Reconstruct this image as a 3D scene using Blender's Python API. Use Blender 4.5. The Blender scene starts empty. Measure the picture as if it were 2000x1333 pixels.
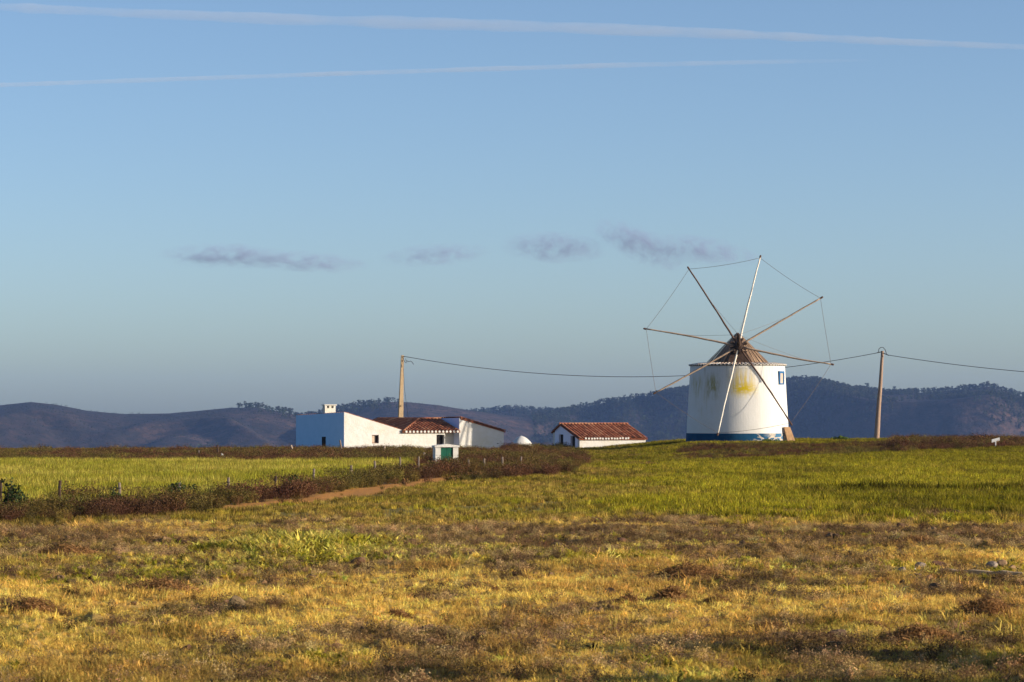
import bpy, bmesh, math, random
import numpy as np
from mathutils import Vector, Matrix, Euler

random.seed(7)
RNG = np.random.default_rng(11)
S = bpy.context.scene
COL = S.collection
rad = math.radians

# ------------------------------------------------------------------ camera, sky, sun
F = 5556.0            # focal length in units of the 2000 px wide photograph (100 mm lens)
HZ = 805.0            # eye level in the photograph
EYE = 2.2             # metres above the near field
cam_d = bpy.data.cameras.new('camera')
cam_d.lens = 100.0
cam_d.sensor_width = 36.0
cam_d.shift_y = (HZ - 666.5) / 2000.0
cam_d.clip_start = 0.5
cam_d.clip_end = 90000
cam_d.dof.use_dof = True
cam_d.dof.focus_distance = 150.0
cam_d.dof.aperture_fstop = 9.0
cam = bpy.data.objects.new('camera', cam_d)
cam.location = (0, 0, EYE)
cam.rotation_euler = (rad(90), 0, 0)
COL.objects.link(cam)
S.camera = cam

SUN_EL = rad(13)
SUN_AZ = rad(105)     # clockwise from the viewing direction (+Y)
sun_dir = Vector((math.sin(SUN_AZ) * math.cos(SUN_EL), math.cos(SUN_AZ) * math.cos(SUN_EL), math.sin(SUN_EL)))
world = bpy.data.worlds.new('World')
S.world = world
world.use_nodes = True
wn = world.node_tree
bg = wn.nodes['Background']
sky = wn.nodes.new('ShaderNodeTexSky')
sky.sky_type = 'NISHITA'
sky.sun_disc = False
sky.sun_elevation = SUN_EL
sky.sun_rotation = SUN_AZ
sky.altitude = 0
sky.air_density = 0.62
sky.dust_density = 1.0
sky.ozone_density = 2.1
wn.links.new(sky.outputs[0], bg.inputs[0])
bg.inputs[1].default_value = 0.121
sun_l = bpy.data.lights.new('sun', 'SUN')
sun_l.energy = 5.0
sun_l.angle = rad(0.53)
sun_l.color = (1.0, 0.86, 0.67)
sun = bpy.data.objects.new('sun', sun_l)
sun.rotation_euler = sun_dir.to_track_quat('Z', 'Y').to_euler()
sun.location = (60, -20, 40)
COL.objects.link(sun)
S.view_settings.view_transform = 'Standard'
S.view_settings.look = 'None'
S.view_settings.gamma = 1.0
S.view_settings.exposure = 0.5
S.cycles.volume_bounces = 0
S.cycles.max_bounces = 6
S.cycles.transparent_max_bounces = 8


def at(px, row, y):
    """world point seen at photograph pixel (px,row) when it stands y metres away"""
    return Vector(((px - 1000) / F * y, y, EYE + (HZ - row) / F * y))


# ------------------------------------------------------------------ noise for shaping
def _h(i, j, s):
    n = (i.astype(np.int64) * 374761393 + j.astype(np.int64) * 668265263 + s * 974711) & 0x7fffffff
    n = ((n ^ (n >> 13)) * 1274126177) & 0x7fffffff
    return ((n ^ (n >> 16)) & 0xffff) / 65535.0


def vn(x, y, s=0):
    x = np.asarray(x, float); y = np.asarray(y, float)
    i = np.floor(x); j = np.floor(y)
    fx = x - i; fy = y - j
    fx = fx * fx * (3 - 2 * fx); fy = fy * fy * (3 - 2 * fy)
    a = _h(i, j, s); b = _h(i + 1, j, s); c = _h(i, j + 1, s); d = _h(i + 1, j + 1, s)
    return (a * (1 - fx) + b * fx) * (1 - fy) + (c * (1 - fx) + d * fx) * fy


def fbm(x, y, o=4, s=0):
    t = 0; a = 0.5; n = 0
    for k in range(o):
        t = t + a * vn(x * 2 ** k, y * 2 ** k, s + k * 17); n += a; a *= 0.55
    return t / n


def ss(x, a, b):
    t = np.clip((np.asarray(x, float) - a) / (b - a), 0, 1)
    return t * t * (3 - 2 * t)


# ------------------------------------------------------------------ materials
class Mat:
    def __init__(s, name):
        s.m = bpy.data.materials.new(name)
        s.m.use_nodes = True
        s.t = s.m.node_tree
        s.b = s.t.nodes['Principled BSDF']
        s.b.inputs['Roughness'].default_value = 0.9
        s.b.inputs['Specular IOR Level'].default_value = 0.2
        s._tc = None

    def n(s, typ, **kw):
        nd = s.t.nodes.new(typ)
        for k, v in kw.items():
            setattr(nd, k, v)
        return nd

    def l(s, a, b):
        s.t.links.new(a, b)

    def tc(s, which='Object'):
        if s._tc is None:
            s._tc = s.n('ShaderNodeTexCoord')
        return s._tc.outputs[which]

    def mapped(s, scale, loc=(0, 0, 0), src=None):
        mp = s.n('ShaderNodeMapping')
        mp.inputs['Scale'].default_value = scale
        mp.inputs['Location'].default_value = loc
        s.l(src or s.tc(), mp.inputs[0])
        return mp.outputs[0]

    def noise(s, scale, detail=4, rough=0.6, vec=None):
        nd = s.n('ShaderNodeTexNoise')
        nd.inputs['Scale'].default_value = scale
        nd.inputs['Detail'].default_value = detail
        nd.inputs['Roughness'].default_value = rough
        s.l(vec or s.tc(), nd.inputs['Vector'])
        return nd.outputs['Fac']

    def ramp(s, fac, stops):
        nd = s.n('ShaderNodeValToRGB')
        e = nd.color_ramp.elements
        while len(e) < len(stops):
            e.new(0.5)
        for k, (p, c) in enumerate(stops):
            e[k].position = p
            e[k].color = (c, c, c, 1) if not hasattr(c, '__len__') else (*c, 1)
        s.l(fac, nd.inputs[0])
        return nd.outputs[0]

    def mix(s, fac, a, b, mode='MIX'):
        nd = s.n('ShaderNodeMix', data_type='RGBA', blend_type=mode)
        for sock, v in ((nd.inputs[0], fac), (nd.inputs[6], a), (nd.inputs[7], b)):
            if hasattr(v, 'is_output'):
                s.l(v, sock)
            elif hasattr(v, '__len__'):
                sock.default_value = (*v, 1)
            else:
                sock.default_value = v
        return nd.outputs[2]

    def math(s, op, a, b=0.0, clamp=False):
        nd = s.n('ShaderNodeMath', operation=op, use_clamp=clamp)
        for sock, v in ((nd.inputs[0], a), (nd.inputs[1], b)):
            if hasattr(v, 'is_output'):
                s.l(v, sock)
            else:
                sock.default_value = v
        return nd.outputs[0]

    def col(s, c):
        if hasattr(c, 'is_output'):
            s.l(c, s.b.inputs['Base Color'])
        else:
            s.b.inputs['Base Color'].default_value = (*c, 1)
        return s

    def bump(s, h, strength=0.5, dist=0.02):
        nd = s.n('ShaderNodeBump')
        nd.inputs['Strength'].default_value = strength
        nd.inputs['Distance'].default_value = dist
        s.l(h, nd.inputs['Height'])
        s.l(nd.outputs[0], s.b.inputs['Normal'])
        return s


def noisy(name, stops, scale, detail=5, vscale=(1, 1, 1), bump=0.4, bdist=0.02, rough=0.9):
    m = Mat(name)
    v = m.mapped(vscale)
    f = m.noise(scale, detail, 0.65, v)
    m.col(m.ramp(f, stops)).bump(f, bump, bdist)
    m.b.inputs['Roughness'].default_value = rough
    return m.m


def wall_white(name, base=(0.585, 0.575, 0.553), dirt=(0.46, 0.42, 0.34)):
    m = Mat(name)
    f = m.noise(1.3, 6, 0.7)
    g = m.noise(6.0, 5, 0.7, m.mapped((1, 1, 0.35)))
    c = m.mix(m.ramp(f, [(0.42, 0.0), (0.72, 0.5)]), base, dirt)
    c = m.mix(m.ramp(m.noise(0.55, 5, 0.75, m.mapped((1, 1, 1.6), (4, 2, 1))), [(0.52, 0.0), (0.72, 0.45)]), c, (0.50, 0.44, 0.27))
    c = m.mix(m.ramp(g, [(0.52, 0.0), (0.80, 0.45)]), c, (0.55, 0.52, 0.42))
    m.col(c).bump(m.noise(3.5, 6, 0.7), 0.6, 0.06)
    return m.m


def foliage(name, base, trans=0.25):
    """leaf or blade material, tinted per plant through the scatter attribute"""
    m = Mat(name)
    if base is None:
        a = m.n('ShaderNodeAttribute', attribute_type='INSTANCER', attribute_name='tint')
        c = a.outputs['Color']
    else:
        c = m.ramp(m.noise(3.0, 3), [(0.3, tuple(v * 0.6 for v in base)), (0.7, tuple(min(1, v * 1.4) for v in base))])
    m.col(c)
    tr = m.n('ShaderNodeBsdfTranslucent')
    m.l(c, tr.inputs[0])
    mx = m.n('ShaderNodeMixShader')
    mx.inputs[0].default_value = trans
    out = m.t.nodes['Material Output']
    m.l(m.b.outputs[0], mx.inputs[1]); m.l(tr.outputs[0], mx.inputs[2]); m.l(mx.outputs[0], out.inputs[0])
    return m.m


M = {}
M['white'] = wall_white('limewash')
M['shade_blue_wall'] = noisy('shade_blue_limewash', [(0.3, (0.37, 0.58, 0.80)), (0.7, (0.42, 0.62, 0.84))], 2.0, bump=0.2)  # white side wall, its blue shade put into the colour
M['pale_shade_blue'] = noisy('pale_shade_limewash', [(0.3, (0.46, 0.55, 0.80)), (0.7, (0.52, 0.60, 0.82))], 2.0, bump=0.2)  # right wing's white side, tinted blue to stand for shade
M['shade_pale_wall'] = noisy('shade_grey_limewash', [(0.3, (0.58, 0.62, 0.78)), (0.7, (0.66, 0.68, 0.80))], 2.0, bump=0.2)  # small house's white gable with its shade painted into the tone
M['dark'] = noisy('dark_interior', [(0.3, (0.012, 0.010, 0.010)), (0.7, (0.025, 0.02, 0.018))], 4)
M['brown_wood'] = noisy('brown_wood', [(0.3, (0.10, 0.055, 0.04)), (0.7, (0.20, 0.12, 0.085))], 3, vscale=(8, 8, 1))
M['grey_wood'] = noisy('weathered_wood', [(0.3, (0.12, 0.09, 0.07)), (0.7, (0.27, 0.21, 0.165))], 3, vscale=(6, 6, 1))
M['pale_wood'] = noisy('pale_wood', [(0.3, (0.34, 0.25, 0.18)), (0.7, (0.55, 0.44, 0.34))], 4)
M['spar_wood'] = noisy('spar_wood', [(0.3, (0.30, 0.21, 0.15)), (0.7, (0.48, 0.36, 0.26))], 5)
M['spar_dark'] = noisy('dark_spar_wood', [(0.3, (0.085, 0.05, 0.035)), (0.7, (0.15, 0.09, 0.065))], 5)
M['spar_pale'] = noisy('whitened_spar_wood', [(0.3, (0.62, 0.56, 0.47)), (0.7, (0.8, 0.75, 0.66))], 5)
M['old_wood'] = noisy('old_dark_wood', [(0.3, (0.035, 0.022, 0.016)), (0.7, (0.09, 0.055, 0.04))], 5)
M['concrete'] = noisy('pole_concrete', [(0.3, (0.33, 0.235, 0.14)), (0.7, (0.46, 0.34, 0.21))], 4, bump=0.3)
M['dark_concrete'] = noisy('brown_pole_wood', [(0.3, (0.24, 0.16, 0.115)), (0.7, (0.36, 0.26, 0.20))], 4, vscale=(5, 5, .6), bump=0.3)
M['cable'] = noisy('cable_rubber', [(0.3, (0.03, 0.03, 0.035)), (0.7, (0.05, 0.05, 0.055))], 2)
M['rope'] = noisy('rope_hemp', [(0.3, (0.13, 0.11, 0.10)), (0.7, (0.20, 0.17, 0.15))], 20)
M['green_paint'] = noisy('green_paint', [(0.30, (0.008, 0.07, 0.045)), (0.62, (0.012, 0.095, 0.06)), (0.72, (0.10, 0.05, 0.03))], 3.2, bump=0.2)
M['blue_paint'] = noisy('blue_paint', [(0.3, (0.02, 0.10, 0.24)), (0.7, (0.035, 0.14, 0.32))], 5)
M['shutter'] = noisy('shutter_boards', [(0.3, (0.40, 0.31, 0.25)), (0.7, (0.52, 0.43, 0.36))], 4)
M['stone'] = noisy('field_stone', [(0.3, (0.16, 0.12, 0.09)), (0.7, (0.34, 0.27, 0.21))], 8, bump=0.8, bdist=0.02)
M['board'] = noisy('tan_board', [(0.3, (0.22, 0.13, 0.065)), (0.7, (0.36, 0.23, 0.13))], 5)
M['beam'] = noisy('sandy_beam', [(0.3, (0.34, 0.24, 0.13)), (0.7, (0.46, 0.33, 0.19))], 6, bump=0.5)
M['sign'] = noisy('sign_paint', [(0.3, (0.70, 0.69, 0.66)), (0.7, (0.82, 0.81, 0.78))], 6, bump=0.1)
M['twig'] = noisy('twig_bark', [(0.3, (0.05, 0.03, 0.02)), (0.7, (0.11, 0.07, 0.05))], 12)
M['blade'] = foliage('grass_blade', None, 0.42)
M['leaf_tint'] = foliage('scrub_leaf', None, 0.20)
M['dark_leaf'] = foliage('dark_shrub_leaf', (0.035, 0.055, 0.016), 0.2)
M['green_leaf'] = foliage('green_shrub_leaf', (0.075, 0.115, 0.02), 0.25)
M['pine_leaf'] = foliage('pine_needles', (0.035, 0.055, 0.025), 0.1)
M['dead_leaf'] = foliage('dead_weed', (0.30, 0.16, 0.06), 0.3)
M['straw_leaf'] = foliage('straw', (0.42, 0.27, 0.10), 0.2)


def tile_mat(name, stops):
    m = Mat(name)
    a = m.n('ShaderNodeAttribute', attribute_type='GEOMETRY', attribute_name='tilevar')
    f = m.noise(7, 5, 0.7)
    v = m.math('ADD', m.math('MULTIPLY', a.outputs['Fac'], 0.6), m.math('MULTIPLY', f, 0.4))
    m.col(m.ramp(v, stops)).bump(m.noise(25, 4), 0.4, 0.01)
    return m.m


M['tile'] = tile_mat('clay_tiles', [(0.22, (0.10, 0.045, 0.028)), (0.45, (0.26, 0.085, 0.042)), (0.65, (0.36, 0.13, 0.06)), (0.82, (0.44, 0.22, 0.12))])
M['tile_old'] = tile_mat('weathered_clay_tiles', [(0.22, (0.06, 0.032, 0.022)), (0.38, (0.22, 0.075, 0.04)), (0.58, (0.42, 0.14, 0.065)), (0.8, (0.56, 0.28, 0.15))])


# ------------------------------------------------------------------ mesh helpers
class MB:
    def __init__(s):
        s.v = []; s.f = []; s.a = []

    def add(s, verts, faces, var=0.5):
        o = len(s.v)
        s.v.extend([tuple(p) for p in verts])
        for f in faces:
            s.f.append(tuple(i + o for i in f)); s.a.append(var)

    def hexa(s, b, t):
        """solid from four bottom and four top corners (both counter-clockwise from above)"""
        s.add(list(b) + list(t), [(3, 2, 1, 0), (4, 5, 6, 7), (0, 1, 5, 4), (1, 2, 6, 5), (2, 3, 7, 6), (3, 0, 4, 7)])

    def box(s, o, ex, ey, ez):
        o, ex, ey, ez = Vector(o), Vector(ex), Vector(ey), Vector(ez)
        b = [o, o + ex, o + ex + ey, o + ey]
        s.hexa(b, [p + ez for p in b])

    def prism(s, poly, ext):
        """planar polygon extruded by the vector ext"""
        ext = Vector(ext); n = len(poly)
        vs = [Vector(p) for p in poly] + [Vector(p) + ext for p in poly]
        s.add(vs, [tuple(range(n)), tuple(range(2 * n - 1, n - 1, -1))] + [(i, i + n, (i + 1) % n + n, (i + 1) % n) for i in range(n)])

    def tube(s, pts, rs, k=8, cap=True):
        pts = [Vector(p) for p in pts]
        if not hasattr(rs, '__len__'):
            rs = [rs] * len(pts)
        vs = []; fs = []
        ref = Vector((0, 0, 1)) if abs((pts[-1] - pts[0]).normalized().z) < 0.9 else Vector((1, 0, 0))
        for i, p in enumerate(pts):
            d = (pts[min(i + 1, len(pts) - 1)] - pts[max(i - 1, 0)]).normalized()
            u = d.cross(ref).normalized(); w = u.cross(d)
            for q in range(k):
                an = 2 * math.pi * q / k
                vs.append(p + (u * math.cos(an) + w * math.sin(an)) * rs[i])
        for i in range(len(pts) - 1):
            for q in range(k):
                a = i * k + q; b = i * k + (q + 1) % k
                fs.append((a, b, b + k, a + k))
        if cap:
            fs.append(tuple(range(k - 1, -1, -1)))
            fs.append(tuple(range((len(pts) - 1) * k, len(pts) * k)))
        s.add(vs, fs)

    def build(s, name, mat, parent=None, smooth=False, loc=None):
        me = bpy.data.meshes.new(name)
        o = bpy.data.objects.new(name, me)
        off = Vector((0, 0, 0))
        if parent is not None:
            q = parent
            while q is not None:
                off += q.location; q = q.parent
        if loc is not None:
            o.location = Vector(loc) - off
            off = Vector(loc)
        me.from_pydata([tuple(Vector(p) - off) for p in s.v], [], s.f)
        at_ = me.attributes.new('tilevar', 'FLOAT', 'FACE')
        at_.data.foreach_set('value', np.array(s.a, np.float32))
        me.materials.append(mat)
        bm = bmesh.new(); bm.from_mesh(me); bmesh.ops.recalc_face_normals(bm, faces=bm.faces); bm.to_mesh(me); bm.free()
        if smooth:
            me.polygons.foreach_set('use_smooth', [True] * len(me.polygons))
        me.update()
        COL.objects.link(o)
        if parent is not None:
            o.parent = parent
        return o


def tag(o, label, cat, group=None):
    o['label'] = label; o['category'] = cat
    if group:
        o['group'] = group
    return o


def thing(name, loc, label, cat, group=None):
    o = bpy.data.objects.new(name, None)
    o.empty_display_size = 0.3
    o.location = loc
    COL.objects.link(o)
    return tag(o, label, cat, group)


def mesh_np(name, v, faces, mat, kind=None, smooth=True):
    """v (n,3), faces (m,3 or 4) -> object"""
    me = bpy.data.meshes.new(name)
    k = faces.shape[1]
    me.vertices.add(len(v)); me.vertices.foreach_set('co', v.astype(np.float32).ravel())
    me.loops.add(faces.size); me.loops.foreach_set('vertex_index', faces.astype(np.int32).ravel())
    me.polygons.add(len(faces)); me.polygons.foreach_set('loop_start', np.arange(0, faces.size, k, dtype=np.int32))
    me.update(calc_edges=True)
    if smooth:
        me.polygons.foreach_set('use_smooth', np.ones(len(faces), bool))
    me.materials.append(mat)
    o = bpy.data.objects.new(name, me)
    COL.objects.link(o)
    if kind:
        o['kind'] = kind
    return o


def grid_faces(nr, nc):
    i = np.arange(nr - 1)[:, None] * nc + np.arange(nc - 1)[None, :]
    return np.stack([i, i + 1, i + nc + 1, i + nc], -1).reshape(-1, 4)


# ------------------------------------------------------------------ terrain
def plateau(x, y):
    x = np.asarray(x, float); y = np.asarray(y, float)
    s = ss(x, 5.5, 12.5) * ss(y, 95, 172)
    z = -0.30 * ss(y, 95, 172) * (1 - s) + 0.22 * s
    z = z - 0.10 * ss(-x, 12, 30) * ss(y, 110, 165)
    z = z + 0.10 * np.exp(-((x - 7.2) / 0.9) ** 2 - ((y - 192) / 4.0) ** 2)
    # added earth bank out of view on the right, shaped to shade the foreground
    z = z + 2.3 * np.exp(-((x - 9.3) / 1.5) ** 2) * ss(y, 8, 11) * (1 - ss(y, 22, 27)) * (0.18 + 1.0 * ss(fbm(y * 1.7, x * 0.3, 3, 63), 0.38, 0.64))
    # the hollow the small house stands in, and the far edge of the plateau
    z = z - 1.75 * np.exp(-((x - 7.0) / 6.5) ** 4 - ((y - 212) / 11.0) ** 4)
    d = np.clip(y - 200, 0, None)
    z = z - 0.0030 * np.minimum(d, 60) ** 2 - 0.24 * np.clip(d - 60, 0, 300)
    z = z - 75 * ss(y, 300, 1400)
    return z


def rough_amp(y):
    return 1.0 * ss(y, 3, 8) * (1 - 0.55 * ss(y, 45, 75)) * (1 - ss(y, 250, 600))


def ground_z(x, y):
    z = plateau(x, y)
    r = rough_amp(y)
    b = (fbm(x * 0.55, y * 0.35, 4, 3) - 0.5) * 0.17 + (fbm(x * 2.3, y * 1.6, 3, 9) - 0.5) * 0.075 * (1 - ss(y, 60, 120))
    # clods of turned earth
    b = b + 0.075 * np.clip(fbm(x * 4.2, y * 2.2, 3, 27) - 0.56, 0, 1) * 4 * ss(fbm(x * 0.5, y * 0.25, 3, 29), 0.42, 0.6) * (1 - ss(y, 48, 60))
    # low rolls across the nearest part of the field
    b = b + 0.15 * (fbm(x * 0.25, y * 0.62, 2, 21) - 0.5) * (1 - ss(y, 36, 50))
    # furrow edge across the cereal field
    b = b + 0.10 * np.exp(-((y - 77.0 - (x - 8) * 0.03) / 0.9) ** 2) * ss(x, 4, 9)
    return z + r * b


def PX(x, y):
    return 1000 + F * x / y


def ROW(y):
    return HZ + EYE * F / y


HEDGE_P = [-600, 0, 200, 400, 600, 740, 860, 1020, 1110]
HEDGE_R = [1018, 1001, 993, 981, 958, 938, 926, 917, 908]
RB_P = [1180, 1290, 1400, 1500, 1640, 1740, 2000, 2500]
RB_R = [880, 897, 898, 897, 893, 888, 880, 872]
PATH = [(-9.2, 58), (-7.1, 63.5), (-5.7, 68.2), (-4.65, 74.5), (-3.75, 81.5), (-2.6, 89.5), (-1.6, 97.5), (-0.3, 105), (1.2, 110), (3.6, 114.5), (5.4, 122), (6.3, 135), (7.4, 152), (9.0, 172)]


def path_dist(x, y):
    d = np.full(np.shape(x), 1e9)
    for (x0, y0), (x1, y1) in zip(PATH[:-1], PATH[1:]):
        dx, dy = x1 - x0, y1 - y0
        t = np.clip(((x - x0) * dx + (y - y0) * dy) / (dx * dx + dy * dy), 0, 1)
        d = np.minimum(d, np.hypot(x - x0 - t * dx, y - y0 - t * dy))
    return d


def zones(x, y):
    """weights of what grows where"""
    y_ = np.maximum(y, 6.0)
    p = PX(x, y_); r = ROW(y_)
    w1 = (fbm(x * 0.30, y * 0.16, 4, 31) - 0.5)
    w2 = (fbm(x * 1.1, y * 0.6, 4, 37) - 0.5)
    rr = r + w1 * 0.12 * (r - 805) + w2 * 0.07 * (r - 805)
    hl = np.interp(p, HEDGE_P, HEDGE_R)
    rb = np.interp(p, RB_P, RB_R)
    pd = path_dist(x, y)
    left = p < 1125
    behind = left & (r < hl)                      # beyond the hedge line
    Z = {}
    Z['path'] = (1 - ss(pd + w2 * 1.3 + w1 * .4, 0.40, 0.95)) * (1 - ss(y, 116, 122)) * ss(y, 60, 66)
    Z['crop'] = np.where(behind & (p < 790 + w1 * 300), ss(rr, 904, 906.5) * (r < hl - 1), 0)
    br = np.where(behind & (p < 1010 + 500 * w1), 1 - ss(rr, 904, 907), 0) * (y < 178)
    hedge = np.where(left, np.exp(-((r - hl - 4) / np.maximum(6, 0.085 * (hl - 805) + 2)) ** 4), 0)
    br = np.maximum(br, hedge)
    brr = np.where(p >= 1105, ss(p + w1 * 420 + w2 * 160, 1210, 1400) * (1 - ss(r - rb + w2 * 6, -3, 3)), 0)
    br = np.maximum(br, brr) * (1 - Z['path'])
    mid = np.where(left & ~behind, 0, 1)
    br = np.maximum(br, np.where((p > 985) & (p < 1150) & (r < 909), 0.95 * (1 - ss(p + w1 * 420 + w2 * 200 + (r - 890) * 1.5, 1020, 1190)), 0))
    br = br * np.where(x > 4, 1 - ss(y + w1 * 12 - np.clip(p - 1600, 0, 250) * 0.075, 166, 171), 1)
    keep = ss(w2 + 0.5 * w1, -0.32, -0.12)
    br = br * np.where(hedge > 0.3, 0.35 + 0.65 * keep, 0.15 + 0.85 * keep)
    br = br * np.where((pd < 1.3) & (y > 112), 0.0, 1)
    Z['brush'] = np.clip(br, 0, 1)
    far = ss(-(r + w1 * 0.34 * (r - 805) * (0.35 + ss(-p, -1400, -700)) + w2 * 0.20 * (r - 805)), -1026, -1004)                   # 1 beyond the dead strip
    gr = far * (1 - Z['crop']) * (1 - Z['brush']) * (1 - Z['path'])
    Z['green'] = gr
    Z['lush'] = gr * np.clip(ss(p + w1 * 500, 1050, 1450) + 0.25 + w2 * 0.8, 0, 1)
    near = 1 - far
    dead = near * np.clip(0.75 * np.exp(-((rr - 1082) / 38) ** 2) * ss(w2 + 0.4 * w1, -0.12, 0.1) + 0.45 * ss(rr, 1225, 1290) * ss(w2 - 0.3 * w1, -0.1, 0.12) + 0.75 * np.exp(-((rr - 1040) / 9) ** 2) * ss(p, 450, 700) + np.exp(-((rr - 1048) / 17) ** 2) * ss(p + 500 * w1, 650, 900) + np.exp(-((rr - 1056) / 22) ** 2) * (1 - ss(p, 250, 420)) + 0.8 * np.exp(-((rr - 1095) / 14) ** 2) * np.exp(-((p - 600) / 150) ** 2) + ss(w1 * 1.2 + w2 * 0.9, 0.06, 0.22) * ss(-rr, -1180, -1080) + 0.8 * ss(w2 * 1.4 + 0.4 * w1, 0.17, 0.27), 0, 1)
    weed = near * np.clip(np.exp(-((p - 585) / 150) ** 2 - ((r - 1072) / 17) ** 2) * 1.3 + np.exp(-((p - 370) / 160) ** 2 - ((r - 1112) / 20) ** 2) + 0.7 * ss(w1 - w2 * .7, 0.05, 0.22) * np.exp(-((r - 1090) / 40) ** 2) + 0.65 * ss(w1 * 1.3 - w2, 0.10, 0.26) * ss(r, 1230, 1320), 0, 1)
    Z['weed'] = weed
    Z['dead'] = np.clip(dead * (1 - 0.8 * weed), 0, 1)
    Z['straw'] = np.clip(near - weed * 0.8 - Z['dead'] * 0.8, 0, 1)
    return Z


# ground sheet
def ground():
    ua = np.concatenate([-np.geomspace(3.0, 0.215, 40), np.linspace(-0.21, 0.21, 760), np.geomspace(0.215, 3.0, 40)])
    ya = np.concatenate([np.linspace(-60, 8, 30), np.geomspace(9, 18, 40), np.geomspace(18.05, 255, 820), np.geomspace(260, 5750, 60)])
    U, Y = np.meshgrid(ua, ya)
    X = U * (np.maximum(Y, 0) + 25)
    Zc = ground_z(X, Y)
    v = np.stack([X, Y, Zc], -1).reshape(-1, 3)
    m = Mat('field_ground')
    a = m.n('ShaderNodeVertexColor', layer_name='soil')
    f = m.noise(9.0, 6, 0.75)
    c = m.mix(m.ramp(f, [(0.3, 0.0), (0.8, 0.6)]), a.outputs[0], (0.09, 0.05, 0.02))
    c = m.mix(m.ramp(m.noise(2.1, 5, 0.7), [(0.5, 0.0), (0.85, 0.45)]), c, (0.30, 0.20, 0.09))
    m.col(c).bump(m.noise(22, 5, 0.7), 0.8, 0.03)
    o = mesh_np('ground', v, grid_faces(len(ya), len(ua)), m.m, 'structure')
    zz = zones(v[:, 0], v[:, 1])
    pal = {'path': (0.74, 0.32, 0.065), 'crop': (0.22, 0.20, 0.03), 'brush': (0.14, 0.085, 0.03), 'green': (0.27, 0.205, 0.035),
           'weed': (0.24, 0.17, 0.045), 'dead': (0.20, 0.105, 0.04), 'straw': (0.64, 0.41, 0.11)}
    c = np.zeros((len(v), 3)); w = np.zeros(len(v)) + 1e-4
    c += 1e-4 * np.array((0.10, 0.085, 0.03))
    for k, pc in pal.items():
        c += zz[k][:, None] * np.array(pc); w += zz[k]
    c /= w[:, None]
    ca = o.data.color_attributes.new('soil', 'FLOAT_COLOR', 'POINT')
    ca.data.foreach_set('color', np.concatenate([c, np.ones((len(v), 1))], 1).astype(np.float32).ravel())
    return o


ground()

# ------------------------------------------------------------------ far hills
RIDGES = [  # distance, half-width towards us, half-width away, silhouette [(px,row)]
    ('L', 4300, 900, 700, [(-900, 800), (-500, 812), (-200, 800), (0, 792), (60, 785.5), (110, 791), (170, 803), (240, 809), (330, 808), (400, 802), (450, 797), (500, 796), (560, 806), (620, 826), (700, 850), (900, 900), (1200, 960)]),
    ('M', 4600, 800, 700, [(200, 930), (450, 850), (560, 822), (640, 807), (700, 792), (755, 785), (800, 786), (850, 791), (930, 804), (1000, 813), (1080, 820), (1200, 845), (1500, 900)]),
    ('B', 5350, 500, 300, [(600, 880), (800, 822), (880, 811), (930, 806), (970, 801), (1010, 798), (1050, 803), (1100, 805), (1200, 818), (1500, 850)]),
    ('R', 4900, 1100, 800, [(700, 900), (900, 842), (1000, 822), (1060, 813), (1100, 804), (1180, 787), (1260, 776), (1340, 762), (1440, 749), (1540, 745), (1585, 743), (1625, 752), (1660, 761), (1700, 766), (1740, 770), (1800, 767), (1860, 763), (1900, 758), (1930, 755), (1965, 765), (2000, 775), (2100, 790), (2400, 770), (2900, 790)]),
]
RPOLY = {r[0]: r for r in RIDGES}


def ridge_top(k, p):
    r = RPOLY[k]
    return EYE + (HZ - np.interp(p, [q[0] for q in r[4]], [q[1] for q in r[4]])) / F * r[1]


def hill_z(p, D):
    x = (p - 1000) / F * D
    z = np.full(np.shape(x), -160.0)
    warp = (fbm(x * 0.0022, D * 0.0012, 3, 71) - 0.5)
    spur = 1 - np.abs(2 * fbm(x * 0.0026 + 5 + warp * 3.0 + D * 0.0016, D * 0.0007 - x * 0.0006 + warp, 3, 55) - 1)      # ridged, running down towards us
    spur = np.clip((spur - 0.55) / 0.45, 0, 1)
    fine = fbm(x * 0.011, D * 0.006, 4, 83) - 0.5
    for k, Dr, wf, wb, _ in RIDGES:
        top = ridge_top(k, p)
        dd = D - Dr - 0 * warp
        t = np.where(dd < 0, -dd / wf, dd / wb)
        prof = np.exp(-(t * 1.15) ** 2)
        base = -165.0
        h = base + (top - base) * prof
        off = np.clip(np.abs(t) * 1.9, 0, 1)
        h = h + off * ((spur - 0.62) * (150 if k == 'R' else 62) + fine * 20) * np.where(dd < 0, 1, 0.3)
        h = np.where(dd < 0, np.minimum(h, base + (top - base) * (1 - np.clip(t, 0, 1.4) * 0.22)), h)
        z = np.maximum(z, h)
    return z


def hills():
    pa = np.linspace(-900, 2900, 950)
    da = np.concatenate([np.linspace(3000, 5200, 260), np.linspace(5220, 5780, 60)])
    P, D = np.meshgrid(pa, da)
    Z = hill_z(P, D)
    v = np.stack([(P - 1000) / F * D, D, Z], -1).reshape(-1, 3)
    m = Mat('heath_hillside')
    f = m.noise(0.0035, 6, 0.7); g = m.noise(0.05, 5, 0.75)
    c = m.ramp(f, [(0.30, (0.014, 0.012, 0.012)), (0.50, (0.050, 0.031, 0.026)), (0.66, (0.13, 0.075, 0.056))])
    c = m.mix(m.ramp(g, [(0.42, 0.8), (0.60, 0.0)]), c, (0.010, 0.012, 0.012))
    m.col(c).bump(m.noise(0.08, 5, 0.7), 0.9, 5.0)
    mesh_np('hills', v, grid_faces(len(da), len(pa)), m.m, 'structure')


hills()

# ------------------------------------------------------------------ scatter plants (stuff)
SRC = bpy.data.collections.new('plant_sources')      # holds the scatter sources, not linked to the scene


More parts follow.
